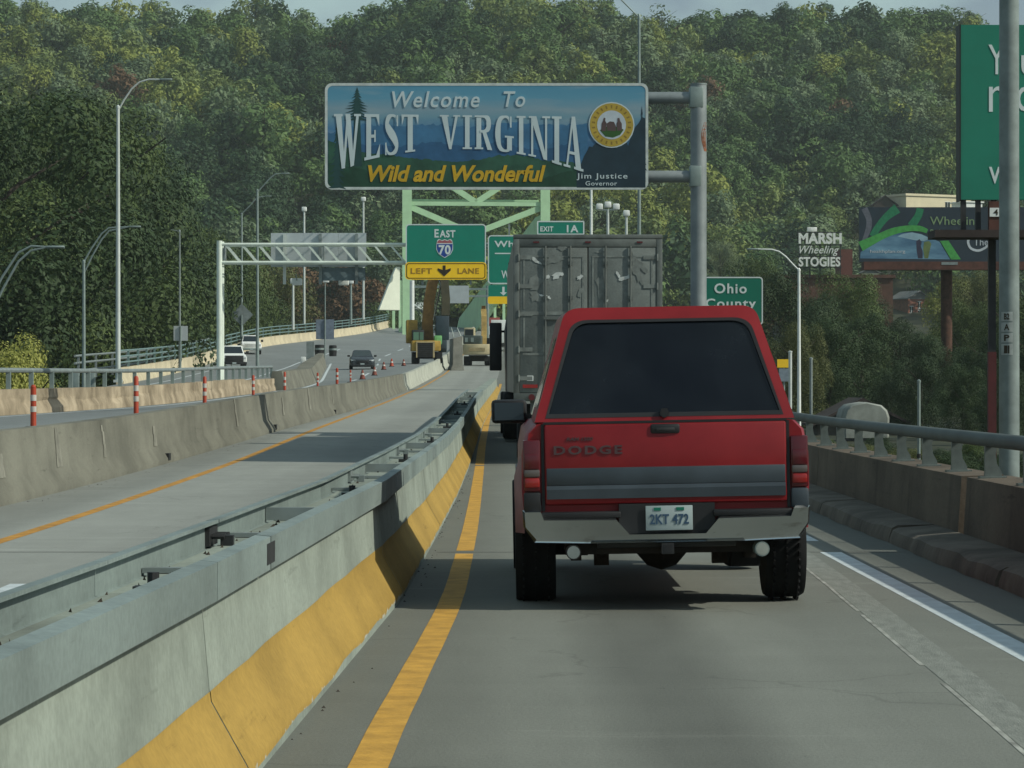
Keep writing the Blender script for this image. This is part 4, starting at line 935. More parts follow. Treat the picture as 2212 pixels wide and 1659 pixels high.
# printed sky: cloud and blue haze bands are ink on the panel
def print_mat():
    m = bpy.data.materials.new('welcome_panel_print'); m.use_nodes = True; t = m.node_tree; b = t.nodes['Principled BSDF']; b.inputs['Roughness'].default_value = .45
    N = t.nodes.new; L = t.links.new
    tcn = N('ShaderNodeTexCoord'); sp = N('ShaderNodeSeparateXYZ'); L(tcn.outputs['Object'], sp.inputs[0])
    mr = N('ShaderNodeMapRange'); mr.inputs['From Min'].default_value = Wc(0,690)[1]; mr.inputs['From Max'].default_value = Wc(0,108)[1]; L(sp.outputs['Z'], mr.inputs['Value'])
    n = N('ShaderNodeTexNoise'); n.inputs['Scale'].default_value = 1.1; n.inputs['Detail'].default_value = 6
    mpn = N('ShaderNodeMapping'); mpn.inputs['Scale'].default_value = (.5,1,2.6); L(tcn.outputs['Object'], mpn.inputs[0]); L(mpn.outputs[0], n.inputs['Vector'])
    a = N('ShaderNodeMath'); a.operation = 'MULTIPLY_ADD'; a.inputs[1].default_value = .16; L(n.outputs['Fac'], a.inputs[0]); L(mr.outputs[0], a.inputs[2])
    s2 = N('ShaderNodeMath'); s2.operation = 'SUBTRACT'; s2.inputs[1].default_value = .08; L(a.outputs[0], s2.inputs[0])
    r = N('ShaderNodeValToRGB'); L(s2.outputs[0], r.inputs['Fac']); e = r.color_ramp.elements
    e[0].position = .25; e[0].color = (.02,.06,.13,1); e[1].position = .55; e[1].color = (.05,.17,.33,1)
    for p_, c in ((.68,(.14,.28,.36,1)),(.76,(.20,.31,.38,1)),(.86,(.10,.28,.40,1)),(1.,(.07,.25,.38,1))):
        q = e.new(p_); q.color = c
    n2 = N('ShaderNodeTexNoise'); n2.inputs['Scale'].default_value = 1.; n2.inputs['Detail'].default_value = 7
    mp2 = N('ShaderNodeMapping'); mp2.inputs['Scale'].default_value = (.6,1,3.); L(tcn.outputs['Object'], mp2.inputs[0]); L(mp2.outputs[0], n2.inputs['Vector'])
    r2 = N('ShaderNodeValToRGB'); r2.color_ramp.elements[0].position = .52; r2.color_ramp.elements[1].position = .75; r2.color_ramp.elements[1].color = (.5,.5,.5,1); L(n2.outputs['Fac'], r2.inputs['Fac'])
    mxn = N('ShaderNodeMixRGB'); mxn.inputs['Color2'].default_value = (.34,.40,.42,1); L(r2.outputs['Color'], mxn.inputs['Fac']); L(r.outputs['Color'], mxn.inputs['Color1'])
    L(mxn.outputs['Color'], b.inputs['Base Color']); return m
(xa, zb_), (xb, zt_) = Wc(110,687), Wc(1870,107)
RO = rrect(xa, xb, zb_, zt_, .16); RI = rrect(xa+.06, xb-.06, zb_+.06, zt_-.06, .12)
mb = MB(); mb.prism(RO, 'y', -.02, .04); pn = mb.build('sign_panel', print_mat(), ws)
mb = MB(); n = len(RO); mb.add([(x,-.026,z) for x,z in RO]+[(x,-.026,z) for x,z in RI]+[(x,-.0,z) for x,z in RO], [(k,(k+1)%n,n+(k+1)%n,n+k) for k in range(n)]+[(k,(k+1)%n,2*n+(k+1)%n,2*n+k) for k in range(n)])
mb.build('border', mat('sign_border', (.50,.56,.55), .5), pn)
def ridge(pts, amp, seed, bottom=676):
    r = random.Random(seed); o = []
    for (x0,y0),(x1,y1) in zip(pts, pts[1:]):
        k = max(2, int((x1-x0)/14))
        for i in range(k): f = i/k; o.append((x0+(x1-x0)*f, y0+(y1-y0)*f+r.uniform(-amp,amp)))
    o.append(pts[-1]); return Wp([(x, min(y, bottom-2)) for x, y in o] + [(pts[-1][0],bottom),(pts[0][0],bottom)])
def ink(name, c, var=.2): return mat(name, c, .5, 0, var, 2.)
mb = MB(); mb.sheet(ridge([(128,380),(330,330),(520,345),(700,330),(900,345),(1120,320),(1400,335),(1540,325)], 7, 1), -.0225); mb.build('far_mountains', ink('ink_blue_far', (.045,.15,.28)), pn, recalc=False)
mb = MB(); mb.sheet(ridge([(128,470),(300,440),(520,455),(700,420),(860,450),(1050,430),(1250,470),(1500,430)], 8, 2), -.0232); mb.build('near_mountains', ink('ink_blue_near', (.028,.10,.21)), pn, recalc=False)
mb = MB(); mb.sheet(ridge([(128,420),(300,480),(470,500),(640,520),(800,535),(960,520),(1060,500),(1180,500),(1300,525),(1500,545),(1855,560)], 5, 3), -.0239); mb.build('green_hills', ink('ink_green', (.025,.085,.055), .3), pn, recalc=False)
mb = MB(); mb.sheet(ridge([(128,545),(250,560),(420,610),(700,640),(1000,648),(1300,620),(1560,560),(1855,520)], 6, 4), -.0246); mb.build('dark_foreground', ink('ink_dark_green', (.016,.06,.036), .3), pn, recalc=False)
def pine(mb, cx, top, bot, wd, seed, y):
    r = random.Random(seed); n_ = 11; 
    for i in range(n_):
        f0 = i/n_; z_ = top+(bot-top)*f0; hw = wd*(.16+.84*f0)*r.uniform(.7,1.1); hh = (bot-top)/n_*1.9
        mb.sheet(Wp([(cx-hw, z_+hh*r.uniform(.8,1.1)), (cx-hw*.45, z_+hh*.62), (cx, z_), (cx+hw*.5, z_+hh*.58), (cx+hw*r.uniform(.8,1.1), z_+hh*.95), (cx+hw*.3, z_+hh*.8), (cx-hw*.4, z_+hh*.85)]), y-.0001*i)
mb = MB(); pine(mb, 285, 128, 300, 105, 1, -.0252); mb.sheet(Wp([(270,250),(300,250),(312,560),(262,560)]), -.0251); pine(mb, 175, 310, 660, 60, 4, -.0266); mb.build('pine_tree_print', ink('ink_pine', (.018,.06,.06)), pn, recalc=False)
mb = MB(); pine(mb, 1835, 230, 560, 40, 2, -.0252)
mb.sheet(ridge([(1480,600),(1520,500),(1580,425),(1640,455),(1700,400),(1760,430),(1800,330),(1855,300)], 20, 21), -.0266)
mb.build('dark_tree_print', ink('ink_navy', (.014,.034,.05)), pn, recalc=False)
# display letters of the state name, feet following an arch
def arcpts(pts, w0): # ribbon with varying width: pts (x,z,w)
    q = []; out_ = []
    P_ = [Vector((a,b)) for a,b,_ in pts]
    L_, R_ = [], []
    for i,(a,b,wd) in enumerate(pts):
        d = (P_[min(i+1,len(P_)-1)] - P_[max(i-1,0)]); d.normalize(); nrm = Vector((-d.y,d.x))
        L_.append(P_[i]+nrm*wd/2); R_.append(P_[i]-nrm*wd/2)
    return [[tuple(L_[i]),tuple(L_[i+1]),tuple(R_[i+1]),tuple(R_[i])] for i in range(len(P_)-1)]
def spl(pts, k=4):
    o = []
    for i in range(len(pts)-1):
        p0 = pts[max(i-1,0)]; p1 = pts[i]; p2 = pts[i+1]; p3 = pts[min(i+2,len(pts)-1)]
        for j in range(k):
            t = j/k; o.append(tuple(.5*(2*b+(c-a)*t+(2*a-5*b+4*c-d)*t*t+(-a+3*b-3*c+d)*t**3) for a,b,c,d in zip(p0,p1,p2,p3)))
    o.append(pts[-1]); return o
def rc(x0,x1,z0_,z1_): return [(x0,z0_),(x1,z0_),(x1,z1_),(x0,z1_)]
LET = {
 'W': [[(.02,1),(.25,1),(.41,0),(.27,0)],[(.31,0),(.40,0),(.56,.95),(.47,.95)],[(.42,1),(.62,1),(.77,0),(.63,0)],[(.67,0),(.76,0),(.97,1),(.86,1)],rc(-.04,.31,.955,1),rc(.77,1.05,.955,1)],
 'E': [rc(.12,.42,0,1),rc(0,.92,.935,1),[(.74,.94),(.93,.72),(.93,1),(.74,1)],rc(.4,.7,.47,.54),rc(.62,.71,.37,.64),rc(0,.95,0,.065),[(.74,.06),(.98,.32),(.95,0),(.74,0)]],
 'S': arcpts(spl([(.86,.76,.06),(.76,.93,.08),(.50,.97,.07),(.25,.88,.2),(.20,.72,.24),(.38,.58,.28),(.64,.42,.28),(.80,.24,.24),(.74,.09,.16),(.48,.03,.07),(.24,.08,.08),(.12,.27,.06)]),0)+[rc(.82,.90,.70,.98),rc(.08,.16,.02,.32)],
 'T': [rc(.36,.66,0,1),rc(.0,1,.94,1),[(0,1),(.03,.72),(.16,.94),(.16,1)],[(1,1),(.97,.72),(.84,.94),(.84,1)],rc(.22,.8,0,.05)],
 'V': [[(.05,1),(.36,1),(.60,0),(.46,0)],[(.49,0),(.58,0),(.93,1),(.79,1)],rc(-.03,.44,.955,1),rc(.68,1.04,.955,1)],
 'I': [rc(.27,.73,0,1),rc(.03,.97,0,.05),rc(.03,.97,.95,1)],
 'R': [rc(.1,.37,0,1)]+arcpts(spl([(.3,.965,.07),(.56,.965,.08),(.76,.87,.24),(.77,.66,.24),(.58,.54,.1),(.3,.53,.07)]),0)+[[(.42,.53),(.62,.56),(.99,0),(.72,0)],rc(0,.48,0,.05),rc(0,.4,.95,1)],
 'G': arcpts(spl([(.86,.72,.06),(.74,.93,.09),(.52,.97,.07),(.26,.86,.2),(.17,.5,.29),(.26,.14,.2),(.52,.03,.07),(.76,.08,.10),(.84,.2,.1)]),0)+[rc(.66,.92,.06,.42),rc(.54,1.02,.40,.45),rc(.82,.90,.68,.98)],
 'N': [rc(.1,.2,0,1),[(.06,1),(.36,1),(.90,0),(.72,0)],rc(.80,.90,0,1),rc(-.04,.34,0,.045),rc(-.02,.3,.955,1),rc(.66,1.05,.955,1)],
 'A': [[(.10,0),(.20,0),(.52,1),(.42,1)],[(.40,1),(.60,1),(.94,0),(.64,0)],rc(.24,.74,.27,.325),rc(-.03,.34,0,.045),rc(.54,1.05,0,.045)]}
botx = [160,245,330,410,480,580,780,890,970,1080,1180,1270,1320,1370,1460,1510]; boty = [580,566,527,510,497,480,467,466,467,480,495,512,528,548,572,590]
cells = [('W',165,300),('E',325,412),('S',432,517),('T',527,620),('V',738,842),('I',858,912),('R',925,1022),('G',1034,1136),('I',1152,1204),('N',1222,1330),('I',1344,1400),('A',1412,1512)]
M['sign_pale'] = mat('pale_blue_white_ink', (.48,.58,.61), .5, 0, .06, 2.)
for li,(ch,c0,c1) in enumerate(cells):
    mb = MB()
    for k, pg in enumerate(LET[ch]):
        pts = []
        for x,z in pg:
            cx = c0+(c1-c0)*x; yb = float(np.interp(cx, botx, boty)); yt = 275+15*max(0,(cx-300))/1200
            pts.append(Wc(cx, yb+(yt-yb)*z))
        mb.sheet(pts, -.0345-.0003*k)
    mb.build('state_name_letter', M['sign_pale'], pn, recalc=False, smooth=False)
def sign_text(s, c0, c1, y0, y1, m, name, shear=0., off=0., space=1., dep=.036):
    mb = MB(); (x0,zb),(x1,zt) = Wc(c0,y1), Wc(c1,y0)
    text(mb, s, x0, x1, zb, zt, -.0, dep, shear, off, space); return mb.build(name, m, pn, smooth=False)
M['gold_ink'] = mat('gold_ink', (.52,.33,.02), .5, 0, .15, 3.)
sign_text('Welcome', 475, 952, 152, 240, M['sign_pale'], 'welcome_lettering', .22, .012, 1.15)
sign_text('To', 1082, 1200, 152, 238, M['sign_pale'], 'welcome_lettering', .22, .012, 1.15)
sign_text('Wild and Wonderful', 345, 1312, 553, 645, M['gold_ink'], 'motto_lettering', .25, .03, .98)
sign_text('Jim Justice', 1480, 1757, 598, 636, M['sign_pale'], 'small_lettering', 0, .01, 1.15)
sign_text('Governor', 1528, 1700, 641, 665, M['sign_pale'], 'small_lettering', 0, .01, 1.1)
# seal
cx, cz = Wc(1670,335); rr = 125*.3968/95.35; mb = MB()
mb.sheet(circle(cx,cz,rr), -.037); se = mb.build('seal', M['sign_pale'], pn, recalc=False)
mb = MB(); mb.sheet(circle(cx,cz,rr*.95), -.040); mb.build('gold_ring', mat('gold_seal_ink', (.40,.29,.045), .5, 0, .12, 4.), se, recalc=False)
mb = MB(); mb.sheet(circle(cx,cz,rr*.63), -.043); mb.build('white_field', mat('seal_field', (.45,.52,.58), .5, 0, .1, 5.), se, recalc=False)
def Sc(x, z): return (cx+x*rr*.6, cz+z*rr*.6)
mb = MB(); mb.sheet([Sc(x,z) for x,z in ((-.85,-.38),(-.4,-.12),(.1,-.2),(.5,-.1),(.88,-.35),(.62,-.72),(.1,-.92),(-.45,-.84))], -.046); mb.build('seal_grass', ink('seal_green', (.03,.09,.02)), se, recalc=False)
mb = MB(); mb.sheet([Sc(x,z) for x,z in ((-.34,-.42),(-.36,.1),(-.12,.26),(.18,.22),(.32,-.1),(.3,-.45))], -.0475)      # boulder
mb.sheet([Sc(x,z) for x,z in ((-.75,-.45),(-.72,.1),(-.62,.3),(-.56,.52),(-.44,.5),(-.46,.3),(-.36,.12),(-.42,-.45))], -.0480)
mb.sheet([Sc(x,z) for x,z in ((.38,-.42),(.36,.1),(.44,.28),(.42,.48),(.56,.52),(.62,.3),(.74,.1),(.76,-.42))], -.0485); mb.build('seal_figures', ink('seal_brown', (.09,.06,.06)), se, recalc=False)
for i in range(22):
    t = 2*math.pi*(i+.5)/22; mb = MB(); c_ = Vector((math.cos(t), math.sin(t))); r0, r1 = rr*.72, rr*.86; w_ = Vector((-c_.y, c_.x))*rr*.035
    a_, b_ = Vector((cx,cz))+c_*r0, Vector((cx,cz))+c_*r1
    mb.sheet([tuple(a_-w_),tuple(b_-w_),tuple(b_+w_),tuple(a_+w_)], -.0415); mb.build('seal_letter_mark', mat('seal_ink', (.22,.15,.03), .5) if i == 0 else bpy.data.materials['seal_ink'], se, recalc=False)
# post and arms
M['sign_post'] = mat('grey_sign_post', (.24,.28,.29), .55, .25, .2, 1.1, color2=(.30,.34,.35))
rad = 17.5/95.35; zt = fz(180)-z0
mb = MB(); mb.cyl((0,.35,0),(0,.35,zt), rad, n=24); po_ = mb.build('post', M['sign_post'], ws)
mb = MB(); mb.cyl((0,.35,zt),(0,.35,zt+.03), rad*1.05, n=24); mb.build('post_cap', M['galv_dull'], po_)
mb = MB(); mb.lathe([(rad*1.9,-.9),(rad*1.9,.02),(rad*1.05,.05)], (0,.35,0), 'z', 20); mb.build('base_flange', M['galv_dull'], po_)
mb = MB(); t0 = 30  # rust run on the post
rows = []
for k in range(9):
    z_ = fz(262+ (325-262)*k/8)-z0; a0 = R(-8 - 26*math.sin(math.pi*k/8)); rows.append([(rad*1.006*math.cos(a0-R(20)*q), .35+rad*1.006*math.sin(a0-R(20)*q)-.001, z_) for q in (0,1,2)])
mb.loft(rows, cap=False, closed=False); mb.build('rust_run', mat('orange_rust', (.20,.075,.035), .9, 0, .4, 6.), po_)
for v_, nm in ((208,'upper'),(379,'lower')):
    z_ = fz(v_)-z0
    mb = MB(); mb.cyl((0,.35,z_),(xa+.6,.35,z_-.02), 13/95.35, n=16); ar = mb.build('arm', M['sign_post'], ws)
    mb = MB(); mb.box(-.21,.06 if v_>300 else .1,.16,.54,z_-.24,z_+.24); mb.build('arm_collar', M['galv'], ar, bevel=.03)
mb = MB()
for q in np.linspace(xa+.7, xb-.5, 5): mb.box(q-.05,q+.05,.042,.24,zb_+.1,zt_-.1)
mb.build('panel_bracket', M['galv_dull'], ws)

# ================================================================ GANTRY AND ITS GREEN SIGNS
gx, gz_ = face_at(103); YG = 103*S
ga = thing('sign_gantry', 'pale truss gantry spanning both carriageways with white end post', 'gantry', (gx(474), YG, 0))
o3 = Vector((gx(474), YG, 0)); ZT, ZB = gz_(528), gz_(567); XR = 6.6
M['gantry'] = mat('gantry_paint', (.68,.76,.68), .5, .1, .1, 1.5)
for x, zz in ((gx(474), -1.0),(XR, ebz(103))):
    for dy in (0, 1.1):
        mb = MB(); mb.cyl((x-o3.x, dy, zz),(x-o3.x, dy, gz_(520)), .155 if x < 0 else .16, n=14); mb.build('post', M['gantry'] if x < 0 else M['galv'], ga)
    mb = MB(); mb.box(x-o3.x-.05,x-o3.x+.05,.0,1.1,2.0,2.1); mb.box(x-o3.x-.05,x-o3.x+.05,0,1.1,ZB-.3,ZB-.2); mb.build('post_tie', M['galv'], ga)
for dy in (0,1.1):
    for z_ in (ZT, ZB):
        mb = MB(); mb.cyl((0,dy,z_),(XR-o3.x,dy,z_), .09, n=10); mb.build('chord', M['gantry'], ga)
nb = 14; bw = (gx(866)-gx(474))/11.0
k = 0; x = 0.25
while x + bw < XR-o3.x:
    for dy in (0,1.1):
        mb = MB(); mb.beam((x+.1,dy,ZT-.05),(x+.1+bw*.82,dy,ZB+.05), .09, .10); mb.build('diagonal', M['gantry'], ga)
    mb = MB(); mb.beam((x,.55,ZT-.05),(x,.55,ZB+.05), .05, 1.0); mb.build('crossframe', M['galv_dull'], ga) if k % 6 == 0 else None
    mb = MB(); mb.beam((x,0,ZT),(x+bw,1.1,ZT), .05,.05); mb.beam((x,0,ZB),(x+bw,1.1,ZB), .05,.05); mb.build('lateral_brace', M['galv_dull'], ga)
    x += bw; k += 1
for u_ in (913, 1017, 1100, 1200):
    mb = MB(); mb.box(gx(u_)-o3.x-.05, gx(u_)-o3.x+.05, -.35, -.12, gz_(615), gz_(484)); mb.build('hanger', M['galv_dull'], ga)
def lamp_row(parent, us, v_, off):
    for u_ in us:
        mb = MB(); mb.beam((gx(u_)-off.x,-.3,gz_(v_)),(gx(u_)-off.x,-1.2,gz_(v_)-.1), .05,.05); a = mb.build('lamp_arm', M['galv'], parent)
        mb = MB(); mb.box(gx(u_)-off.x-.16,gx(u_)-off.x+.16,-1.45,-1.15,gz_(v_)-.2,gz_(v_)+.02); mb.build('sign_lamp', M['alu'], parent, bevel=.04)
def green_panel(name, label, u0, u1, v0, v1, m, group=None, r=.2, edge=.06, mb_edge=None, y=-.45):
    o_ = Vector((gx((u0+u1)/2), YG, gz_(v1)))
    th = thing(name, label, 'road sign', o_, 0, group)
    x0, x1, z0_, z1_ = gx(u0)-o_.x, gx(u1)-o_.x, 0., gz_(v0)-gz_(v1)
    A = rrect(x0,x1,z0_,z1_,r); B = rrect(x0+edge,x1-edge,z0_+edge,z1_-edge,max(.02,r-edge)); n = len(A)
    mb = MB(); mb.prism(A, 'y', y, y+.06); pn_ = mb.build('panel', m, th)
    mb = MB(); mb.add([(x,y-.008,z) for x,z in A]+[(x,y-.008,z) for x,z in B]+[(x,y+.001,z) for x,z in A], [(k,(k+1)%n,n+(k+1)%n,n+k) for k in range(n)]+[(k,(k+1)%n,2*n+(k+1)%n,2*n+k) for k in range(n)])
    mb.build('border', mb_edge or M['sign_white'], pn_)
    return th, pn_, o_
def gtext(parent, s, u0, u1, v0, v1, o_, m, off=.01, y=-.45, name='lettering', dep=.012):
    mb = MB(); text(mb, s, gx(u0)-o_.x, gx(u1)-o_.x, gz_(v1)-o_.z, gz_(v0)-o_.z, y, dep, 0, off, 1.1); return mb.build(name, m, parent, smooth=False)
th, pn_, o_ = green_panel('east_sign', 'green overhead EAST 70 sign with yellow left lane strip beneath', 877, 1050, 485, 604, M['sign_green'])
gtext(pn_, 'E', 939, 948, 496, 514, o_, M['sign_white'], .03); gtext(pn_, 'AST', 950, 984, 498, 514, o_, M['sign_white'], .03)
y0, y1 = gz_(604)-o_.z, gz_(567)-o_.z; X0, X1 = gx(876)-o_.x, gx(1051)-o_.x
mb = MB(); mb.prism(rrect(X0,X1,y0-.02,y1,.2), 'y', -.475, -.455); yp = mb.build('yellow_panel', M['sign_yellow'], th)
A = rrect(X0+.06,X1-.06,y0+.04,y1-.06,.15); B = rrect(X0+.10,X1-.10,y0+.08,y1-.10,.12); n = len(A)
mb = MB(); mb.add([(x,-.481,z) for x,z in A]+[(x,-.481,z) for x,z in B], [(k,(k+1)%n,n+(k+1)%n,n+k) for k in range(n)]); mb.build('border', M['sign_black'], yp, recalc=False)
M['faded_black'] = mat('faded_black_ink', (.34,.19,.02), .5, 0, .25, 4.)
gtext(yp, 'LEFT', 888, 934, 580, 592, o_, M['faded_black'], .02, -.475); gtext(yp, 'LANE', 989, 1035, 580, 592, o_, M['faded_black'], .02, -.475)
mb = MB(); mb.sheet([(gx(u_)-o_.x, gz_(v_)-o_.z) for u_,v_ in ((957,574),(963,574),(963,584),(974,580),(974,585),(960,598),(946,585),(946,580),(957,584))], -.489); mb.build('down_arrow', M['sign_black'], yp, recalc=False)
def gp_(pts): return [(gx(u_)-o_.x, gz_(v_)-o_.z) for u_,v_ in pts]
SH = [(945,520),(949,517),(955,520),(961,517.5),(967,520),(973,517),(977,520),(979,530),(979,540),(974,550),(961,558),(948,550),(943,540),(943,530)]
mb = MB(); mb.sheet(gp_(SH), -.465); sh = mb.build('route_shield', M['sign_white'], pn_, recalc=False)
c_ = Vector((961,538)); inn_ = [tuple(c_+(Vector(p)-c_)*.92) for p in SH]
mb = MB(); mb.sheet(gp_([p for p in inn_ if p[1] <= 531]+[(inn_[7][0],527),(inn_[0][0]-1.5,527)]) if False else gp_([inn_[0],inn_[1],inn_[2],inn_[3],inn_[4],inn_[5],inn_[6],(977.5,526),(944.5,526)]), -.468); mb.build('shield_red_band', mat('shield_red', (.35,.10,.12), .5), sh, recalc=False)
mb = MB(); mb.sheet(gp_([(944,528),(978,528)]+inn_[8:13]), -.469); mb.build('shield_blue_field', mat('shield_blue', (.015,.06,.30), .5), sh, recalc=False)
gtext(sh, '70', 948, 974, 530, 551, o_, M['sign_white'], .035, -.469, dep=.010)
lamp_row(th, (905,940,985,1020), 606, o_)
th, pn_, o_ = green_panel('wheeling_sign', 'green overhead destination sign half hidden behind the grey trailer', 1054, 1292, 509, 614, M['sign_green'])
gtext(pn_, 'Wheeling', 1068, 1180, 521, 539, o_, M['sign_white'], .02)
mb = MB(); mb.sheet(gp_([(1069,547),(1280,547),(1280,549.5),(1069,549.5)]), -.458); mb.build('divider_bar', M['sign_white'], pn_, recalc=False)
gtext(pn_, 'W', 1083, 1101, 585, 602, o_, M['sign_white'], .02)
mb = MB(); mb.prism(rrect(gx(1055)-o_.x,gx(1180)-o_.x,gz_(656)-o_.z,gz_(616)-o_.z,.1), 'y', -.45, -.40); sp_ = mb.build('lower_panel', M['sign_green'], th)
mb = MB(); mb.prism(rrect(gx(1054)-o_.x,gx(1180)-o_.x,gz_(657)-o_.z,gz_(641)-o_.z,.1), 'y', -.47, -.452); mb.build('yellow_panel', M['sign_yellow'], th)
mb = MB(); mb.sheet(gp_([(1085,620),(1090,620),(1090,632),(1095,632),(1087.5,639),(1080,632),(1085,632)]), -.456); mb.build('down_arrow', M['sign_white'], sp_, recalc=False)
mb = MB(); mb.box(gx(1062)-o_.x-.05,gx(1062)-o_.x+.05,-.38,-.15,gz_(656)-o_.z,gz_(510)-o_.z); mb.build('hanger', M['galv_dull'], th)
th, pn_, o_ = green_panel('exit_tab', 'small green EXIT 1A tab above the trailer roof', 1160, 1262, 478, 508.3, M['sign_green'], r=.08, edge=.07)
gtext(pn_, 'EXIT', 1167, 1195, 490, 501, o_, M['sign_white'], .03); gtext(pn_, '1A', 1224, 1249, 487, 503, o_, M['sign_white'], .03)
# back of the signs for the other direction
o_ = Vector((gx(683), YG+1.6, gz_(604)))
bk = thing('blank_sign', 'blank grey back of a wide sign hung behind the gantry truss', 'road sign', o_)
for i,(a,b) in enumerate(((580,613),(613.5,652),(652.5,688),(688.5,727),(727.5,767),(767.5,788))):
    mb = MB(); mb.box(gx(a)-o_.x,gx(b)-o_.x,0,.05,gz_(574)-o_.z,gz_(500)-o_.z); mb.build('back_panel', M['sign_back'], bk)
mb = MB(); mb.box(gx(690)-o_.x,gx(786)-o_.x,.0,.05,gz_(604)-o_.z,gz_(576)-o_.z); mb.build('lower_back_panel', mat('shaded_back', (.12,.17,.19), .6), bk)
for u_, m_ in ((610,M['alu']),(688,M['galv_dull']),(767,M['galv_dull'])):
    mb = MB(); mb.box(gx(u_)-o_.x-.08,gx(u_)-o_.x+.08,-.14,-.02,gz_(612)-o_.z,gz_(502)-o_.z); mb.build('back_rail', m_, bk)
for u_ in (635,737):
    mb = MB(); mb.box(gx(u_)-o_.x-.28,gx(u_)-o_.x+.28,.6,1.0,gz_(613)-o_.z,gz_(598)-o_.z); mb.build('sign_lamp', M['white'], bk, bevel=.06)
    mb = MB(); mb.beam((gx(u_)-o_.x,.04,gz_(590)-o_.z),(gx(u_)-o_.x,.8,gz_(606)-o_.z),.05,.05); mb.build('lamp_arm', M['galv'], bk)

# ================================================================ COUNTY SIGN
cxf, czf = face_at(53); o_ = Vector((cxf(1578), 53*S, ebz(53)))
cs = thing('county_sign', 'small green Ohio County sign on two posts behind the pickup roof', 'road sign', o_)
A = rrect(cxf(1508)-o_.x, cxf(1648)-o_.x, czf(702)-o_.z, czf(598)-o_.z, .10); B = rrect(cxf(1508)+.035-o_.x, cxf(1648)-.035-o_.x, czf(702)+.035-o_.z, czf(598)-.035-o_.z, .07); n = len(A)
mb = MB(); mb.prism(A,'y',0,.03); pn_ = mb.build('panel', M['sign_green_dark'], cs)
mb = MB(); mb.add([(x,-.005,z) for x,z in A]+[(x,-.005,z) for x,z in B], [(k,(k+1)%n,n+(k+1)%n,n+k) for k in range(n)]); mb.build('border', M['sign_white'], pn_, recalc=False)
for s_,a,b,c,d in (('Ohio',1543,1613,612,634),('County',1524,1633,645,671)):
    mb = MB(); text(mb, s_, cxf(a)-o_.x, cxf(b)-o_.x, czf(d)-o_.z, czf(c)-o_.z, 0, .012, 0, .02, 1.15); mb.build('lettering', M['sign_white'], pn_, smooth=False)
for u_ in (1530,1626):
    mb = MB(); mb.box(cxf(u_)-o_.x-.04,cxf(u_)-o_.x+.04,.035,.1,-.6,czf(600)-o_.z); mb.build('post', M['galv'], cs)

# ================================================================ LIGHT POLES
def light_pole(label, base, ztop, arm, r=.1, m=None, arms=1, head=True, group=None, cat='light pole'):
    """arm: list of (dx,dz) from the pole top"""
    rt = thing('light_pole', label, cat, base, 0, group); b = Vector(base); m = m or M['alu']; h = ztop-b.z
    mb = MB(); mb.cyl((0,0,0),(0,0,h), r*1.25, r*.75, 14); mb.build('pole', m, rt)
    mb = MB(); mb.box(-r*2,r*2,-r*2,r*2,0,.12); mb.lathe([(r*.9,-.05),(r*.9,.05),(.02,.12)], (0,0,h), 'z', 10); mb.build('pole_cap', m, rt)
    if arm:
        for k in range(arms):
            pts = [(dx,0,h+dz-(.55*k*(1-i/(len(arm)-1)))) for i,(dx,dz) in enumerate(arm)]
            mb = MB(); mb.tube(pts, [r*.42]*(len(pts)-1)+[r*.32], 8); mb.build('arm', m, rt)
        if head:
            dx,dz = arm[-1]; s_ = 1 if dx >= 0 else -1
            mb = MB(); mb.loft([[(dx+s_*q,w_*y_,h+dz+z_) for y_,z_ in ((-1,-.01),(-.8,.04),(.8,.04),(1,-.01),(.6,-.05),(-.6,-.05))] for q,w_ in ((-.05,.05),(.1,.09),(.4,.09),(.5,.05))]); mb.build('lamp_head', M['galv'], rt)
    return rt
def PT(u, v, y4): p = P(u, v, y4); return (p.x, p.y, p.z)
g = 'highway light poles'
light_pole('tall pale light pole, second from the left edge, arm curving right', PT(255,826,86), P(255,232,86).z, [(0,-.15),(.28,.35),(.62,.85),(.98,1.15),(1.4,1.27),(1.95,1.27)], .095, M['alu'], group=g)
light_pole('light pole rising behind the gantry beam, just right of the gantry post', PT(556,800,131), P(556,412,131).z, [(0,-.1),(.5,.45),(.9,.9),(1.25,1.15),(1.7,1.2)], .10, M['galv'], group=g)
light_pole('thin far light pole with short raised arm left of the gantry pole', PT(522,735,186), P(522,462,186).z, [(0,0),(.9,.9),(1.5,1.6),(2.4,1.75)], .12, M['galv'], group=g)
light_pole('lower ramp light pole with twin-bar arm reaching up behind the tall pole', PT(181,1000,90), P(181,566,90).z, [(0,0),(.4,.7),(.85,1.35),(1.2,1.62),(2.2,1.68)], .09, M['galv'], arms=2, group=g)
light_pole('light pole at the left edge of the photo, only its twin-bar arm in view', PT(-25,1000,60), P(-25,655,60).z, [(0,0),(.45,.85),(.95,1.6),(1.35,1.8),(1.9,1.78)], .09, M['galv'], arms=2, group=g)
light_pole('tall grey light pole right of the welcome sign, its arm leaving the photo top', (4.02, 60*S, ebz(60)+.6), P(1381,38,60).z, [(0,0),(-.25,.25),(-.6,.6),(-1.0,.85),(-1.5,.9)], .055, M['galv'], group=g)
light_pole('bright thin light pole below the welcome sign, left of its lower edge lamp cluster', (4.38, 105*S, ebz(105)), P(1277,330,105).z, [(0,0),(-.6,.7),(-1.4,1.0)], .085, M['white'], group=g)
light_pole('white light pole right of the county sign with arm curving left', PT(1726,1000,91), P(1726,584,91).z, [(0,0),(-.28,.28),(-.62,.65),(-.95,.9),(-1.3,1.0),(-2.0,1.02)], .085, M['white'], group=g)
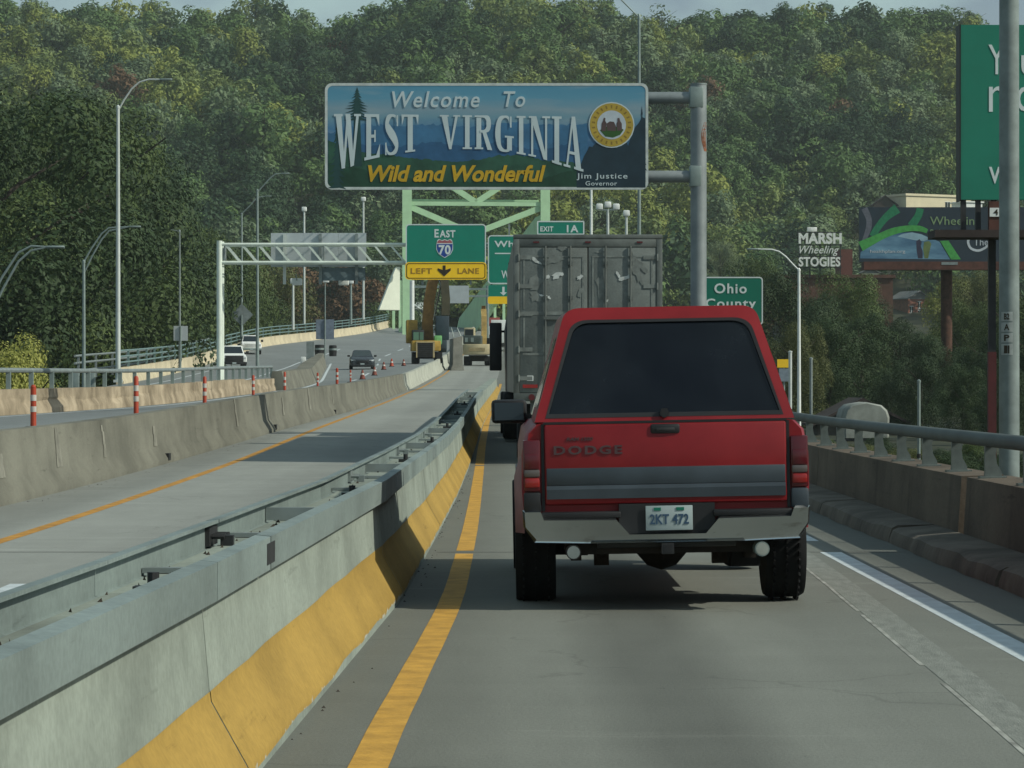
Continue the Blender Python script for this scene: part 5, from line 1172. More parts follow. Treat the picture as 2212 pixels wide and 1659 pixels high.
def flood(label, u, v0, v1, y4, n, m=M['alu']):
    b = PT(u, v1, y4); rt = thing('lamp_post', label, 'lamp post', b, 0, 'floodlight posts near the bridge'); h = P(u,v0,y4).z-b[2]
    mb = MB(); mb.cyl((0,0,0),(0,0,h),.16,.12,10); mb.build('pole', m, rt)
    for i in range(n):
        x = (i-(n-1)/2)*.75; mb = MB(); mb.box(x-.3,x+.3,-.25,.2,h-.05+.18*(i%2),h+.5+.18*(i%2)); mb.build('lamp_head', M['white'], rt, bevel=.1)
    if n > 1: mb = MB(); mb.box(-.8,.8,-.06,.06,h-.1,h); mb.build('cross_arm', m, rt)
flood('floodlight post with three lamps just above the trailer roof', 1313, 452, 640, 170, 3)
flood('floodlight post with one lamp right of the three-lamp post', 1353, 466, 640, 175, 1)
flood('slim lamp post with a round lamp beside the left bridge portal', 785, 434, 690, 240, 1)
flood('lamp post whose lamp shows above the blank sign back', 657, 456, 700, 225, 1)
flood('pale lamp post standing beneath the left half of the sign back', 633, 612, 712, 196, 1)
flood('thin lamp post on the right under the sign back', 758, 612, 700, 215, 1, M['galv'])

# signs seen from behind on the left
def back_sign(label, u, v0, v1, y4, w, h, diamond=False, m=None, u_w=None):
    b = PT(u, v1, y4); rt = thing('sign_post', label, 'road sign', b); H_ = P(u,v0,y4).z-b[2]
    mb = MB(); mb.cyl((0,0,-.3),(0,0,H_),.06,n=8); mb.build('post', M['galv'], rt)
    mb = MB()
    if diamond: mb.prism([(0,H_-h/2),(w/2,H_),(0,H_+h/2),(-w/2,H_)],'y',.07,.11)
    else: mb.box(-w/2,w/2,.07,.11,H_-h,H_)
    mb.build('sign_plate', m or M['sign_back'], rt); return rt
back_sign('back of a diamond warning sign beside the far ramp railing', 522, 680, 735, 184, 2.2, 2.2, True, M['galv_dull'])
back_sign('back of a pale sign plate on a tall pole before the dark trees', 390, 704, 790, 128, .95, 1.0)
light_pole('thin grey pole above the pale sign back in front of the trees', PT(388,800,129), P(388,500,129).z, [(0,0),(-.6,.12)], .07, M['galv_dull'], head=False, group=g)
gs = back_sign('back of a blue-grey square sign on a slim post in the gore', 702, 690, 768, 168, 1.6, 1.75, False, mat('blue_grey_back', (.16,.20,.26), .6))
b = gs.location; mb = MB(); mb.cyl((0,.14,0),(0,.14,P(702,607,168).z-b.z),.055,n=8); mb.build('post_extension', M['galv'], gs)
mb = MB(); mb.box(-.2,.35,.05,.25,P(702,610,168).z-b.z,P(702,604,168).z-b.z); mb.build('sign_lamp', M['white'], gs, bevel=.03)
for lab,u,v,w_ in (('dark crash barrel at the gore left of the square sign',690,771,.85),('dark crash barrel at the gore right of the square sign',719,772,.7)):
    rt = thing('crash_barrel', lab, 'barrel', PT(u,v,166), 0, 'crash cushion barrels')
    mb = MB(); mb.lathe([(w_*.45,0),(w_*.5,.5),(w_*.48,.92),(w_*.38,.97)], (0,0,.1), 'z', 16); br = mb.build('drum', M['black'], rt)
    mb = MB(); mb.lathe([(w_*.505,.62),(w_*.505,.78)], (0,0,0), 'z', 16); mb.build('band', M['galv'], br)
rt = thing('gore_marker', 'narrow grey marker panel with white block at the tip of the gore wall', 'road marker', PT(670,790,150))
mb = MB(); mb.box(-.3,.3,0,.05,.5,1.9); mb.build('marker_panel', M['galv_dull'], rt); mb = MB(); mb.box(-.75,-.35,-.1,.2,.1,.7); mb.build('white_block', M['white'], rt, bevel=.05)
mb = MB(); mb.box(-.05,.05,.05,.1,-.3,1.5); mb.build('post', M['galv'], rt)
rt = thing('rail_box', 'pair of grey utility boxes at the foot of the lower ramp pole', 'utility box', PT(172,848,50))
mb = MB(); mb.box(-.25,-.02,0,.2,-.2,.63); mb.box(.2,.4,0,.2,-.2,.63); mb.build('box_body', M['galv'], rt, bevel=.02)

# ================================================================ ORANGE TUBES AND CONES
def tube_marker(label, u, v0, y4, hgt=.76, r=.044):
    b = P(u, v0, y4); X = b.x; z_ = wb_pt(X, y4)[2]; top = b.z; h = max(top-z_, .5)
    rt = thing('tube_marker', label, 'traffic marker', (X, y4*S, z_), 0, 'orange tube markers on the opposite lane')
    k = h/.9
    mb = MB(); mb.lathe([(r*1.15,.03),(r,.08*k),(r*.95,.86*k),(r*.5,.9*k)], (0,0,0), 'z', 14); bd = mb.build('tube', M['orange'], rt)
    for z0_,z1_ in ((.36,.47),(.58,.70)):
        mb = MB(); mb.lathe([(r*1.05,z0_*k),(r*1.05,z1_*k)], (0,0,0), 'z', 14); mb.build('reflective_band', M['reflect'], bd)
    mb = MB(); mb.lathe([(.18,0),(.18,.03),(.10,.06)], (0,0,0), 'z', 14); mb.build('rubber_base', M['black'], rt)
tube_marker('large orange and white tube marker nearest the left edge', 72, 831, 28)
tube_marker('orange tube marker in front of the sunlit tan parapet, second from the left', 294, 812, 33)
tube_marker('orange tube marker in front of the tan parapet, third from the left', 442, 813, 42)
tube_marker('orange tube marker before the dark end of the parapet rail, fourth from the left', 547, 810, 56)
tube_marker('orange tube marker below the tip of the parapet rail, fifth from the left', 615, 803, 64)
tube_marker('pale banded tube marker beyond the parapet, sixth from the left', 686, 805, 81)
tube_marker('tall orange and white tube marker left of the grey sedan', 728, 795, 82, r=.06)
tube_marker('small pale tube marker just below the grey sedan', 757, 799, 98)
def cone(label, u, v, y4, m, hgt=.75):
    p = P(u,v,y4); z_ = wb_pt(p.x,y4)[2]; rt = thing('traffic_cone', label, 'traffic cone', (p.x,p.y,z_), 0, 'cones round the work zone')
    mb = MB(); mb.lathe([(.17,.04),(.05,hgt),(.03,hgt+.02)], (0,0,0), 'z', 12); cb = mb.build('cone_body', m, rt)
    mb = MB(); mb.lathe([(.118,hgt*.5),(.092,hgt*.68)], (0,0,0), 'z', 12); mb.build('reflective_band', M['reflect'], cb)
    mb = MB(); mb.box(-.2,.2,-.2,.2,0,.04); mb.build('base', M['black'], rt)
M['cone_dull'] = mat('dirty_orange', (.17,.045,.03), .7, 0, .3, 4.)
cone('orange cone right of the grey sedan on the closed lane', 846, 780, 148, M['orange'], .6)
cone('dark dirty cone at the right wheel of the grey sedan', 809, 811, 122, M['cone_dull'], .55)
cone('small cone on the asphalt between sedan and excavator', 829, 793, 137, M['cone_dull'], .55)
cone('orange cone peeping over the wall below the grey sedan', 783, 823, 112, M['cone_dull'], .55)
cone('cone beside the tracks of the first excavator', 872, 786, 150, M['cone_dull'], .5)

# ================================================================ BRIDGE
bo = Vector((P(1028,0,260).x, 260*S, 8.0)); kb = 4100/260.
br = thing('arch_bridge', 'pale green steel bridge portal with crossed bracing beyond the signs', 'bridge', bo, R(6.0))
XL, XR2 = (879-1028)/kb, (1179-1028)/kb
zz = lambda v: EYE-(v-HV)/kb-bo.z
for x in (XL, XR2):
    mb = MB(); mb.box(x-.55,x+.55,0,1.2,-2,zz(300)); mb.build('portal_post', M['bridge'], br)
    mb = MB(); mb.box(x-.65,x+.65,-.08,0,-2,zz(300)+.2); mb.build('post_flange', M['bridge'], br)
for v_, h_ in ((440,.55),(340,.9),(430,.25)):
    mb = MB(); mb.box(XL+.56,XR2-.56,.2+(3 if h_<.3 else 0),.9+(3 if h_<.3 else 0),zz(v_)-h_/2,zz(v_)+h_/2); mb.build('portal_strut', M['bridge'], br)
cm = (XL+XR2)/2
for a,b in (((XL+.6,zz(345)),(cm,zz(437))),((XR2-.6,zz(345)),(cm,zz(437))),((XL+.6,zz(448)),(cm-2.6,zz(490))),((XR2-.6,zz(448)),(cm+1.2,zz(495)))):
    mb = MB(); mb.beam((a[0],.5,a[1]),(b[0],.5,b[1]),.8,.5,up=(0,1,0)); mb.build('portal_brace', M['bridge'], br)
M['bridge_pale'] = mat('cream_green_plate', (.60,.74,.56), .6, 0, .08, .3)
xk = lambda u: (u-1028)/kb
ep = MB(); _c, _s = math.cos(R(24)), math.sin(R(24)); poly = [(xk(818),zz(668)),(xk(869),zz(668)),(xk(869),zz(574)),(xk(860),zz(574)),(xk(838),zz(622))]
x9 = xk(869); fr_ = [(x9+(x-x9)*_c, 5.0+(x-x9)*_s, z) for x,z in poly]; bk_ = [(x, y+4, z) for x,y,z in fr_]
ep.add(fr_+bk_, [(0,1,2,3,4),(9,8,7,6,5)]+[(k,(k+1)%5,5+(k+1)%5,5+k) for k in range(5)]); ep.build('end_pier', mat('white_pier', (.78,.82,.70), .7, 0, .06, .5), br, smooth=False)
mb = MB(); mb.prism([(1.3,zz(462)),(8,zz(462)),(130,6.0),(150,-1),(120,-1),(90,4),(8,zz(508)),(1.3,zz(516))], 'x', XR2-.5, XR2+.3); mb.build('arch_rib', M['bridge'], br)
mb = MB(); mb.box(XR2-.45,XR2+.25,9,150,-1,2.6); mb.build('deck_girder', M['bridge_pale'], br)
for i in range(1,9):
    y_ = i*14.; zt_ = zz(462)+(6-zz(462))*max(0,(y_-8)/122)
    mb = MB(); mb.beam((XR2,y_,-1),(XR2,y_,zt_),.4,.4); mb.build('hanger', M['bridge'], br)
    mb = MB(); mb.beam((XL,y_,-1),(XL,y_,max(2,zz(572)-y_*.12)),.4,.4); mb.build('hanger', M['bridge'], br)
ob_ = PT(991,655,228); rt = thing('overhead_sign', 'grey overhead sign panel on the bridge approach between the excavators', 'road sign', ob_)
k = 4100/228.; mb = MB(); mb.box(-22/k,22/k,0,.1,0,38/k); mb.build('sign_panel', M['sign_back'], rt)
for q in (.35,.75): mb = MB(); mb.box(-24/k,60/k,.12,.4,38/k*q,38/k*q+.25); mb.build('beam', M['galv'], rt)
mb = MB(); mb.cyl((62/k,.3,-4.5),(62/k,.3,38/k),.2,n=10); mb.build('post', M['galv'], rt)
rt = thing('white_pole', 'white mast behind the yellow sign strip at the bridge portal', 'pole', PT(890,690,235)); mb = MB(); mb.cyl((0,0,-1),(0,0,P(890,606,235).z-rt.location.z),.3,n=10); mb.build('mast', M['white'], rt); mb = MB(); mb.box(.2,3.5,-.1,.1,3.9,4.2); mb.build('cross_beam', M['galv'], rt)

# ================================================================ RIGHT SIDE: pole, boards, buildings
u0, y4 = 2180, 37; base = (P(u0,0,y4).x, y4*S, -2.2)
gp = thing('utility_pole', 'thick grey pole at the right edge with small number plates on it', 'pole', base)
M['pole_grey'] = mat('mottled_grey_pole', (.20,.245,.24), .7, .1, .2, 2.2, detail=9)
rp = .195; mb = MB(); mb.cyl((0,0,0),(0,0,14.5), rp*1.03, rp*.96, 28); mb.build('shaft', M['pole_grey'], gp)
k = 4100/y4
pm = MB().mesh if False else None
for i,(v0,v1,s_) in enumerate(((674,694,'B2'),(697,717,'A'),(720,740,'P'),(743,767,'I'))):
    z0_, z1_ = EYE-(v1-HV)/k-base[2], EYE-(v0-HV)/k-base[2]; rows = []
    for t in np.linspace(R(-148), R(-80), 6): rows.append([(math.cos(t)*(rp+.008), math.sin(t)*(rp+.008), z_) for z_ in (z0_,z1_)])
    mb = MB(); mb.loft(rows, cap=False, closed=False); pt_ = mb.build('number_plate', mat('plate_grey', (.33,.37,.36), .6) if i==0 else bpy.data.materials['plate_grey'], gp)
    vs_, fs_ = text_geo(s_, 0, .03); a = np.array(vs_); lo = a.min(0); d = np.maximum(a.max(0)-lo, 1e-6); mb = MB(); q = []
    for p_ in vs_:
        t = R(-128)+(p_[0]-lo[0])/d[0]*R(30); rr_ = rp+(.014 if p_[2]>0 else .009); q.append((math.cos(t)*rr_, math.sin(t)*rr_, z0_+.03+(p_[1]-lo[1])/d[1]*(z1_-z0_-.06)))
    mb.add(q, fs_); mb.build('lettering', M['sign_black'], pt_, smooth=False)

bx, bz_ = face_at(46.6); o_ = Vector((bx(2148), 46.6*S+.3, -2.5))
gb = thing('green_billboard', 'tall plain green billboard with white lettering behind the thick grey pole', 'billboard', o_)
mb = MB(); mb.box(bx(2075)-o_.x, bx(2075)+14.6-o_.x, -.25, 0, bz_(431)-o_.z, bz_(53)-o_.z); pn_ = mb.build('board', M['board_green'], gb)
mb = MB(); mb.box(bx(2073)-o_.x, bx(2076)-o_.x, -.3, .3, bz_(434)-o_.z, bz_(52)-o_.z); mb.build('board_edge', M['black'], gb)
for s_,a,b,c,d in (('Y',2136,2172,96,160),('o',2174,2202,118,160),('u',2207,2234,119,160),('n',2137,2172,186,241),('o',2196,2240,186,241),('w',2137,2180,360,396)):
    mb = MB(); text(mb, s_, bx(a)-o_.x, bx(b)-o_.x, bz_(d)-o_.z, bz_(c)-o_.z, -.25, .012, 0, .0); mb.build('lettering', M['sign_white'], pn_, smooth=False)
for u_, m_ in ((2148,M['darkred']),(2470,M['darkred']),(2800,M['darkred'])):
    mb = MB(); x = bx(u_)-o_.x; mb.box(x-.10,x+.10,.0,.18,-.5,bz_(760)-o_.z); mb.build('column', m_, gb)
    mb = MB(); mb.box(x-.09,x+.09,.02,.16,bz_(760)-o_.z,bz_(440)-o_.z); mb.build('upper_column', M['dark'], gb)
mb = MB(); mb.box(bx(2010)-o_.x, bx(2075)+14-o_.x, -1.1,.2,bz_(516)-o_.z,bz_(500)-o_.z); mb.build('catwalk', mat('dark_walkway', (.03,.022,.02), .8, 0, .3, 2), gb)
for u_ in (2083,2115,2148,2300):
    mb = MB(); x = bx(u_)-o_.x; mb.box(x-.06,x+.06,-.2,-.05,bz_(505)-o_.z,bz_(430)-o_.z); mb.build('support_leg', M['dark'], gb)
mb = MB(); mb.box(bx(2134)-o_.x, bx(2200)-o_.x, -.5,-.3,bz_(500)-o_.z,bz_(436)-o_.z); bxp = mb.build('rust_panel', M['brown'], gb)
mb = MB(); mb.box(bx(2135)-o_.x, bx(2162)-o_.x, -.53,-.502,bz_(469)-o_.z,bz_(450)-o_.z); npl = mb.build('number_plate', M['white'], bxp)
mb = MB(); text(mb, '4', bx(2143)-o_.x, bx(2153)-o_.x, bz_(466)-o_.z, bz_(453)-o_.z, -.53, .006, 0, .02); mb.build('lettering', M['sign_black'], npl, smooth=False)

kx, kz = face_at(150); o_ = Vector((kx(2047), 150*S, -4))
bb = thing('billboard', 'dark navy billboard with green swirls and a blue lake scene on a single column', 'billboard', o_)
def B_(u_, v_): return (kx(u_)-o_.x, kz(v_)-o_.z)
mb = MB(); (x0,z0_),(x1,z1_) = B_(1855,566), B_(2252,448); mb.box(x0,x1,-.3,0,z0_,z1_); pn_ = mb.build('board', mat('navy_board', (.018,.032,.048), .5, 0, .1, 1), bb)
def C4(cx, cy): return B_(1810.4+cx*.19842, 384+cy*.19842)
def ribbon(pts, y, name, m):
    mb = MB()
    for i,q in enumerate(arcpts(spl(pts,4),0)): mb.sheet([C4(*p) for p in q], y-.0002*i)
    mb.build(name, m, pn_, recalc=False)
GRN = mat('swirl_green', (.06,.31,.07), .5); GRD = mat('swirl_dark_green', (.018,.18,.085), .5)
ribbon([(280,335,70),(330,450,62),(325,560,60),(275,690,40)], -.306, 'grey_swirl', mat('swirl_grey', (.11,.12,.15), .5))
ribbon([(640,335,110),(520,430,80),(430,540,75),(370,640,75)], -.306, 'dark_green_swirl', GRD)
ribbon([(890,335,80),(865,420,80),(790,530,90)], -.308, 'dark_green_swirl', GRD)
lake = [C4(x,y) for x,y in ((235,880),(240,810),(330,760),(450,690),(560,630),(680,600),(800,595),(900,615),(960,640),(1100,700),(1200,870),(1215,890))]
mb = MB(); mb.sheet(lake, -.309)
lk = mb.build('lake_scene', mat('lake_print', (.045,.15,.30), .5, 0, .4, .5, color2=(.18,.36,.48), stretch=(.4,1,1.4)), pn_, recalc=False)
mb = MB(); mb.sheet([C4(x,y) for x,y in ((700,612),(800,597),(900,617),(960,645),(1000,668),(930,690),(820,680),(640,640))], -.3105); mb.build('pale_sky_print', mat('print_pale', (.27,.42,.50), .5, 0, .2, .8), pn_, recalc=False)
mb = MB(); mb.sheet([C4(x,y) for x,y in ((845,690),(880,670),(905,700),(895,745),(915,800),(915,880),(865,880),(850,800))], -.313); mb.build('figure_print', ink('print_purple', (.035,.035,.07)), pn_, recalc=False)
mb = MB(); mb.sheet([C4(x,y) for x,y in ((930,700),(985,690),(1010,720),(990,800),(975,880),(935,880),(920,780))], -.314); mb.build('figure_print', ink('print_yellow', (.12,.17,.06)), pn_, recalc=False)
ribbon([(240,750,110),(420,660,80),(580,590,75),(740,555,65),(880,555,60),(965,585,45)], -.3155, 'green_swirl', GRN)
mb = MB(); mb.sheet([C4(x,y) for x,y in ((1105,690),(1195,685),(1330,890),(1225,892))], -.317); mb.build('green_swirl', GRN, pn_, recalc=False)
M['print_olive'] = mat('print_olive', (.20,.30,.15), .5); M['print_white'] = mat('print_white', (.50,.56,.60), .5)
for s_,a,b,c,d,m_,sh_ in (('Wheeling',995,1545,425,545,M['print_olive'],0),('healthplan.org',345,725,785,830,M['print_white'],0),('Park',1000,1130,565,615,M['print_olive'],0),('TheH',1470,1700,665,740,M['print_white'],0)):
    mb = MB(); (x0,z0_),(x1,z1_) = C4(a,d), C4(b,c); text(mb, s_, x0,x1,z0_,z1_, -.318, .012, sh_, .0); mb.build('lettering', m_, pn_, smooth=False)
ribbon([(1415,665,30),(1410,710,26),(1440,770,26),(1520,795,26),(1600,760,24),(1640,715,22)], -.319, 'logo_arc', M['print_white'])
mb = MB(); (x0,z0_),(x1,z1_) = B_(1862,584), B_(2258,566.5); mb.box(x0,x1,-1.3,.4,z0_,z1_); cw = mb.build('catwalk', M['brown'], bb)
mb = MB(); (x0,z0_),(x1,z1_) = C4(1100,955), C4(1275,925); mb.box(x0,x1,-1.33,-1.302,z0_,z1_); mb.build('owner_plate', M['galv_dull'], cw)
mb = MB(); mb.cyl((0,.6,-1),(0,.6,B_(0,450)[1]), 12.5/27.33, n=20); mb.build('column', M['rust'], bb)

mx_, mz_ = face_at(230); o_ = Vector((mx_(1770), 230*S, -5))
ms = thing('rooftop_sign', 'white cut-out letters reading MARSH Wheeling STOGIES on a dark rooftop frame', 'sign', o_)
def Q(u_, v_): return (mx_(u_)-o_.x, mz_(v_)-o_.z)
M['letter_white'] = mat('letter_white', (.75,.78,.74), .5)
for s_,a,b,c,d,sh_,of in (('MARSH',1725,1818,503,527,0,.04),('Wheeling',1727,1812,531,553,.35,.0),('STOGIES',1725,1815,555,576,0,.03)):
    mb = MB(); (x0,z0_),(x1,z1_) = Q(a,d), Q(b,c); text(mb, s_, x0,x1,z0_,z1_, 0, .25, sh_, of, 1.05); mb.build('lettering', M['letter_white'], ms, smooth=False)
mb = MB()
for v_ in (502,529,554,577): (x0,z_),(x1,_) = Q(1722,v_), Q(1820,v_); mb.box(x0,x1,.15,.25,z_-.06,z_+.06)
for u_ in (1728,1750,1772,1794,1816): (x0,z_) = Q(u_,500); mb.box(x0-.07,x0+.07,.25,.4,Q(0,600)[1],z_)
mb.build('sign_frame', M['dark'], ms)
mb = MB(); (x0,z_) = Q(1756,497); mb.box(x0-.7,x0+.5,0,.15,z_-.2,z_+.35); mb.build('top_ornament', M['letter_white'], ms, bevel=.12)
wx = mx_(1770)
bu_ = thing('brick_factory', 'dark brick factory block under the white rooftop letters, hidden by trees', 'building', (wx+1, 230*S+.2, -5))
BR = mat('dark_brick', (.10,.05,.035), .9, 0, .25, 1.)
mb = MB(); mb.box(-8,8,.5,14,0,Q(0,600)[1]); mb.build('wall', BR, bu_)
mb = MB(); mb.box(-8.3,8.3,.2,14.3,Q(0,600)[1],Q(0,600)[1]+.4); mb.build('parapet', BR, bu_)
for i in range(4):
    for j in range(4): mb = MB(); mb.box(-6.6+i*3.8,-5.0+i*3.8,.42,.52,2+j*3.3,4+j*3.3); mb.build('window', M['glass'], bu_)
mb = MB(); (x0,z0_),(x1,z1_) = Q(1822,590), Q(1850,535); mb.box(x0-1,x1-1,4,9,0,z1_); mb.build('stair_tower', mat('red_brick', (.13,.05,.04), .9), bu_)

def house(name, label, loc, w_, d_, h_, wall, roof, rh, wins, gable=True, cat='house', rz=0):
    rt = thing(name, label, cat, loc, rz)
    mb = MB(); mb.box(-w_/2,w_/2,0,d_,-6,h_); wl_ = mb.build('wall', wall, rt)
    mb = MB()
    if gable: mb.prism([(-w_/2-.4,h_),(0,h_+rh),(w_/2+.4,h_),(w_/2+.4,h_+.15),(0,h_+rh+.2),(-w_/2-.4,h_+.15)], 'y', -.5, d_+.5); mb.prism([(-w_/2,h_),(0,h_+rh-.02),(w_/2,h_)], 'y', .02, d_-.02)
    else: mb.box(-w_/2-.3,w_/2+.3,-.3,d_+.3,h_,h_+rh)
    mb.build('roof', roof, rt)
    for (a,b,c,d) in wins:
        mb = MB(); mb.box(a,b,-.04,.05,c,d); wn = mb.build('window', M['glass'], rt)
        mb = MB(); mb.box(a-.12,b+.12,-.07,-.041,d,d+.12); mb.box(a-.12,b+.12,-.1,-.041,c-.12,c); mb.box((a+b)/2-.04,(a+b)/2+.04,-.06,-.041,c,d); mb.build('window_frame', M['white'], wn)
    return rt
CREAM = mat('cream_wall', (.66,.60,.42), .8, 0, .06, .5); ROOFG = mat('grey_roof', (.16,.17,.17), .9, 0, .2, 1.); ROOFD = mat('dark_roof', (.045,.035,.033), .9, 0, .3, 1.); RB = mat('red_brick_wall', (.22,.085,.055), .9, 0, .25, 1.2)
def hp(u_, v_, y4_): p = P(u_,v_,y4_); return (p.x, p.y, p.z)
K = 4100/430.
house('cream_building', 'flat-roofed cream building on the hillside above the navy billboard', hp(2028,455,430), 172/K, 9, 30/K, CREAM, CREAM, .5, [(3+i*2.1-1.2,4.3+i*2.1-1.2,.5,2.0) for i in range(4)], False, 'building', R(28))
house('white_outbuilding', 'low bright white building right of the cream one under the green billboard', hp(2105,454,424), 40/K, 6, 16/K, M['white'], M['white'], .3, [], False, 'building', R(25))
house('dark_roof_house', 'dark-roofed house left of the cream building on the hillside', hp(1912,456,428), 50/K, 8, 1.2, ROOFD, ROOFD, 2.2, [], True)
K = 4100/395.
house('brick_house', 'red brick house with white porch posts on the wooded slope', hp(1985,682,395), 52/K, 8, 36/K, RB, ROOFG, 1.6, [(-2.1,-1.4,.6,1.9),(-.2,.4,1.6,2.9),(-.2,.4,-.2,1.1),(.9,1.5,.2,1.5)], rz=R(20))
house('pale_house', 'small pale house left of the brick house beneath the billboard edge', hp(1880,610,400), 36/K, 7, 20/K, CREAM, ROOFG, 1.0, [(-.9,-.1,.4,1.4),(.4,1.2,.4,1.4)])
sh_ = thing('street_shed', 'low shed with dark gable roof beyond the parapet rail', 'shed', (P(1862,0,112).x, 112*S, -2.3))
K = 4100/112.
mb = MB(); mb.prism([(-3.0,1.0+.6),(0,3.05+.1),(3.0,1.6),(3.0,1.45),(0,2.95),(-3.0,1.45)], 'y', -.6, 7); mb.build('roof', ROOFD, sh_)
mb = MB(); mb.box(-2.6,2.6,.2,6.5,-1,1.6); mb.prism([(-2.6,1.6),(0,2.95),(2.6,1.6)],'y',.25,6.4); mb.build('wall', mat('shed_wall', (.07,.07,.06), .9), sh_)
vn = thing('covered_trailer', 'rounded pale covered trailer parked in front of the dark shed', 'trailer', (P(1872,0,100).x, 100*S, -1.7))
mb = MB(); mb.loft([[(x*s_,y,z*q) for x,z in ((-1.2,.5),(-1.22,1.6),(-1.1,2.0),(-.8,2.25),(0,2.38),(.8,2.22),(1.1,1.95),(1.22,1.6),(1.2,.5))] for y,s_,q in ((-.05,.9,.97),(.15,1,1),(3.6,1,1),(3.8,.92,.97))]); mb.build('cover', mat('pale_canvas', (.24,.26,.235), .8, 0, .25, 1.2), vn)
mb = MB(); mb.box(-1.2,1.2,0,3.7,.35,.5); mb.build('chassis', M['dark'], vn)
wheelset(vn, 1.05, (1.5,2.3), .33, .2)
p = P(1694,776,110); yb = thing('street_banner', 'yellow and blue-grey double sign on a post beside the pickup cap', 'sign', (p.x, p.y, -1.8))
K = 4100/110.; z_ = lambda v: EYE-(v-HV)/K+1.8
mb = MB(); mb.box(-.4,.36,0,.08,z_(794),z_(776)); mb.build('yellow_panel', M['sign_yellow'], yb)
mb = MB(); mb.box(-.3,.36,0,.08,z_(824),z_(796)); mb.build('grey_panel', mat('blue_grey_panel', (.20,.25,.30), .6), yb)
mb = MB(); mb.cyl((0,.14,0),(0,.14,z_(778)),.06,n=8); mb.build('post', M['galv'], yb)
def thin_pole(label, u, v0, y4_, r, m):
    p = P(u,v0,y4_); rt = thing('thin_pole', label, 'pole', (p.x,p.y,-2.2)); mb = MB(); mb.cyl((0,0,0),(0,0,p.z+2.2),r,n=10); mb.build('shaft', m, rt)
    mb = MB(); mb.lathe([(r*1.2,-.03),(r*1.2,.03),(.01,.06)], (0,0,p.z+2.2), 'z', 10); mb.build('cap', m, rt)
    mb = MB(); mb.lathe([(r*1.25,0),(r*1.25,.12)], (0,0,(p.z+2.2)*.45), 'z', 10); mb.build('clamp', M['dark'], rt)
thin_pole('thin pale pole standing alone right of the pale covered trailer', 1985, 824, 52, .045, M['galv'])
thin_pole('thin grey pole right of the white light pole', 1752, 775, 74, .06, M['galv_dull'])
thin_pole('short white pipe left of the white light pole above the pickup window', 1707, 760, 96, .09, M['alu'])
# ================================================================ TREES
def leaf_mat(name, dark, light, tr=.18, nsc=.45, rnd_k=.10):
    m = bpy.data.materials.new(name); m.use_nodes = True; t = m.node_tree; N = t.nodes.new; L = t.links.new
    b = t.nodes['Principled BSDF']; b.inputs['Roughness'].default_value = .65; b.inputs['Specular IOR Level'].default_value = .25
    ge = N('ShaderNodeNewGeometry'); oi = N('ShaderNodeObjectInfo'); tcn = N('ShaderNodeTexCoord')
    n = N('ShaderNodeTexNoise'); n.inputs['Scale'].default_value = nsc; n.inputs['Detail'].default_value = 3; L(tcn.outputs['Object'], n.inputs['Vector'])
    a = N('ShaderNodeMath'); a.operation = 'MULTIPLY_ADD'; a.inputs[1].default_value = rnd_k; L(ge.outputs['Random Per Island'], a.inputs[0])
    s_ = N('ShaderNodeMath'); s_.operation = 'MULTIPLY_ADD'; s_.inputs[1].default_value = .9; s_.inputs[2].default_value = -.02; L(n.outputs['Fac'], s_.inputs[0]); L(s_.outputs[0], a.inputs[2])
    o2 = N('ShaderNodeMath'); o2.operation = 'MULTIPLY_ADD'; o2.inputs[1].default_value = .3; L(oi.outputs['Random'], o2.inputs[0]); L(a.outputs[0], o2.inputs[2])
    r = N('ShaderNodeValToRGB'); r.color_ramp.elements[0].color = list(dark)+[1]; r.color_ramp.elements[1].color = list(light)+[1]
    r.color_ramp.elements[0].position = .1; r.color_ramp.elements[1].position = .95; L(o2.outputs[0], r.inputs['Fac']); L(r.outputs['Color'], b.inputs['Base Color'])
    tl = N('ShaderNodeBsdfTranslucent'); L(r.outputs['Color'], tl.inputs['Color']); mxs = N('ShaderNodeMixShader'); mxs.inputs['Fac'].default_value = tr
    L(b.outputs[0], mxs.inputs[1]); L(tl.outputs[0], mxs.inputs[2]); L(mxs.outputs[0], t.nodes['Material Output'].inputs['Surface']); return m
LEAF = [('dark green', leaf_mat('leaf_dark', (.014,.036,.019), (.048,.095,.040))), ('mid green', leaf_mat('leaf_mid', (.030,.074,.028), (.125,.205,.062))),
        ('olive', leaf_mat('leaf_olive', (.050,.088,.030), (.20,.255,.075))), ('yellow-green', leaf_mat('leaf_yellow', (.075,.115,.024), (.27,.31,.07))),
        ('grey-green', leaf_mat('leaf_grey', (.045,.080,.048), (.17,.235,.12))), ('rusty brown', leaf_mat('leaf_rust', (.06,.035,.02), (.17,.10,.05)))]
NLEAF = [leaf_mat('near_leaf_dark', (.009,.022,.011), (.048,.082,.030), .15, .8, .10), leaf_mat('near_leaf_mid', (.018,.038,.014), (.105,.150,.045), .2, .8, .14), leaf_mat('near_leaf_olive', (.030,.042,.016), (.16,.175,.06), .2, .8, .14),
         leaf_mat('near_leaf_yellow', (.05,.07,.015), (.24,.26,.06), .2, .8, .14), leaf_mat('near_leaf_grey', (.03,.055,.03), (.17,.22,.11), .2, .8, .14), LEAF[5][1]]
BARK = mat('bark', (.06,.05,.04), .95, 0, .4, 2.5, bump=.4)

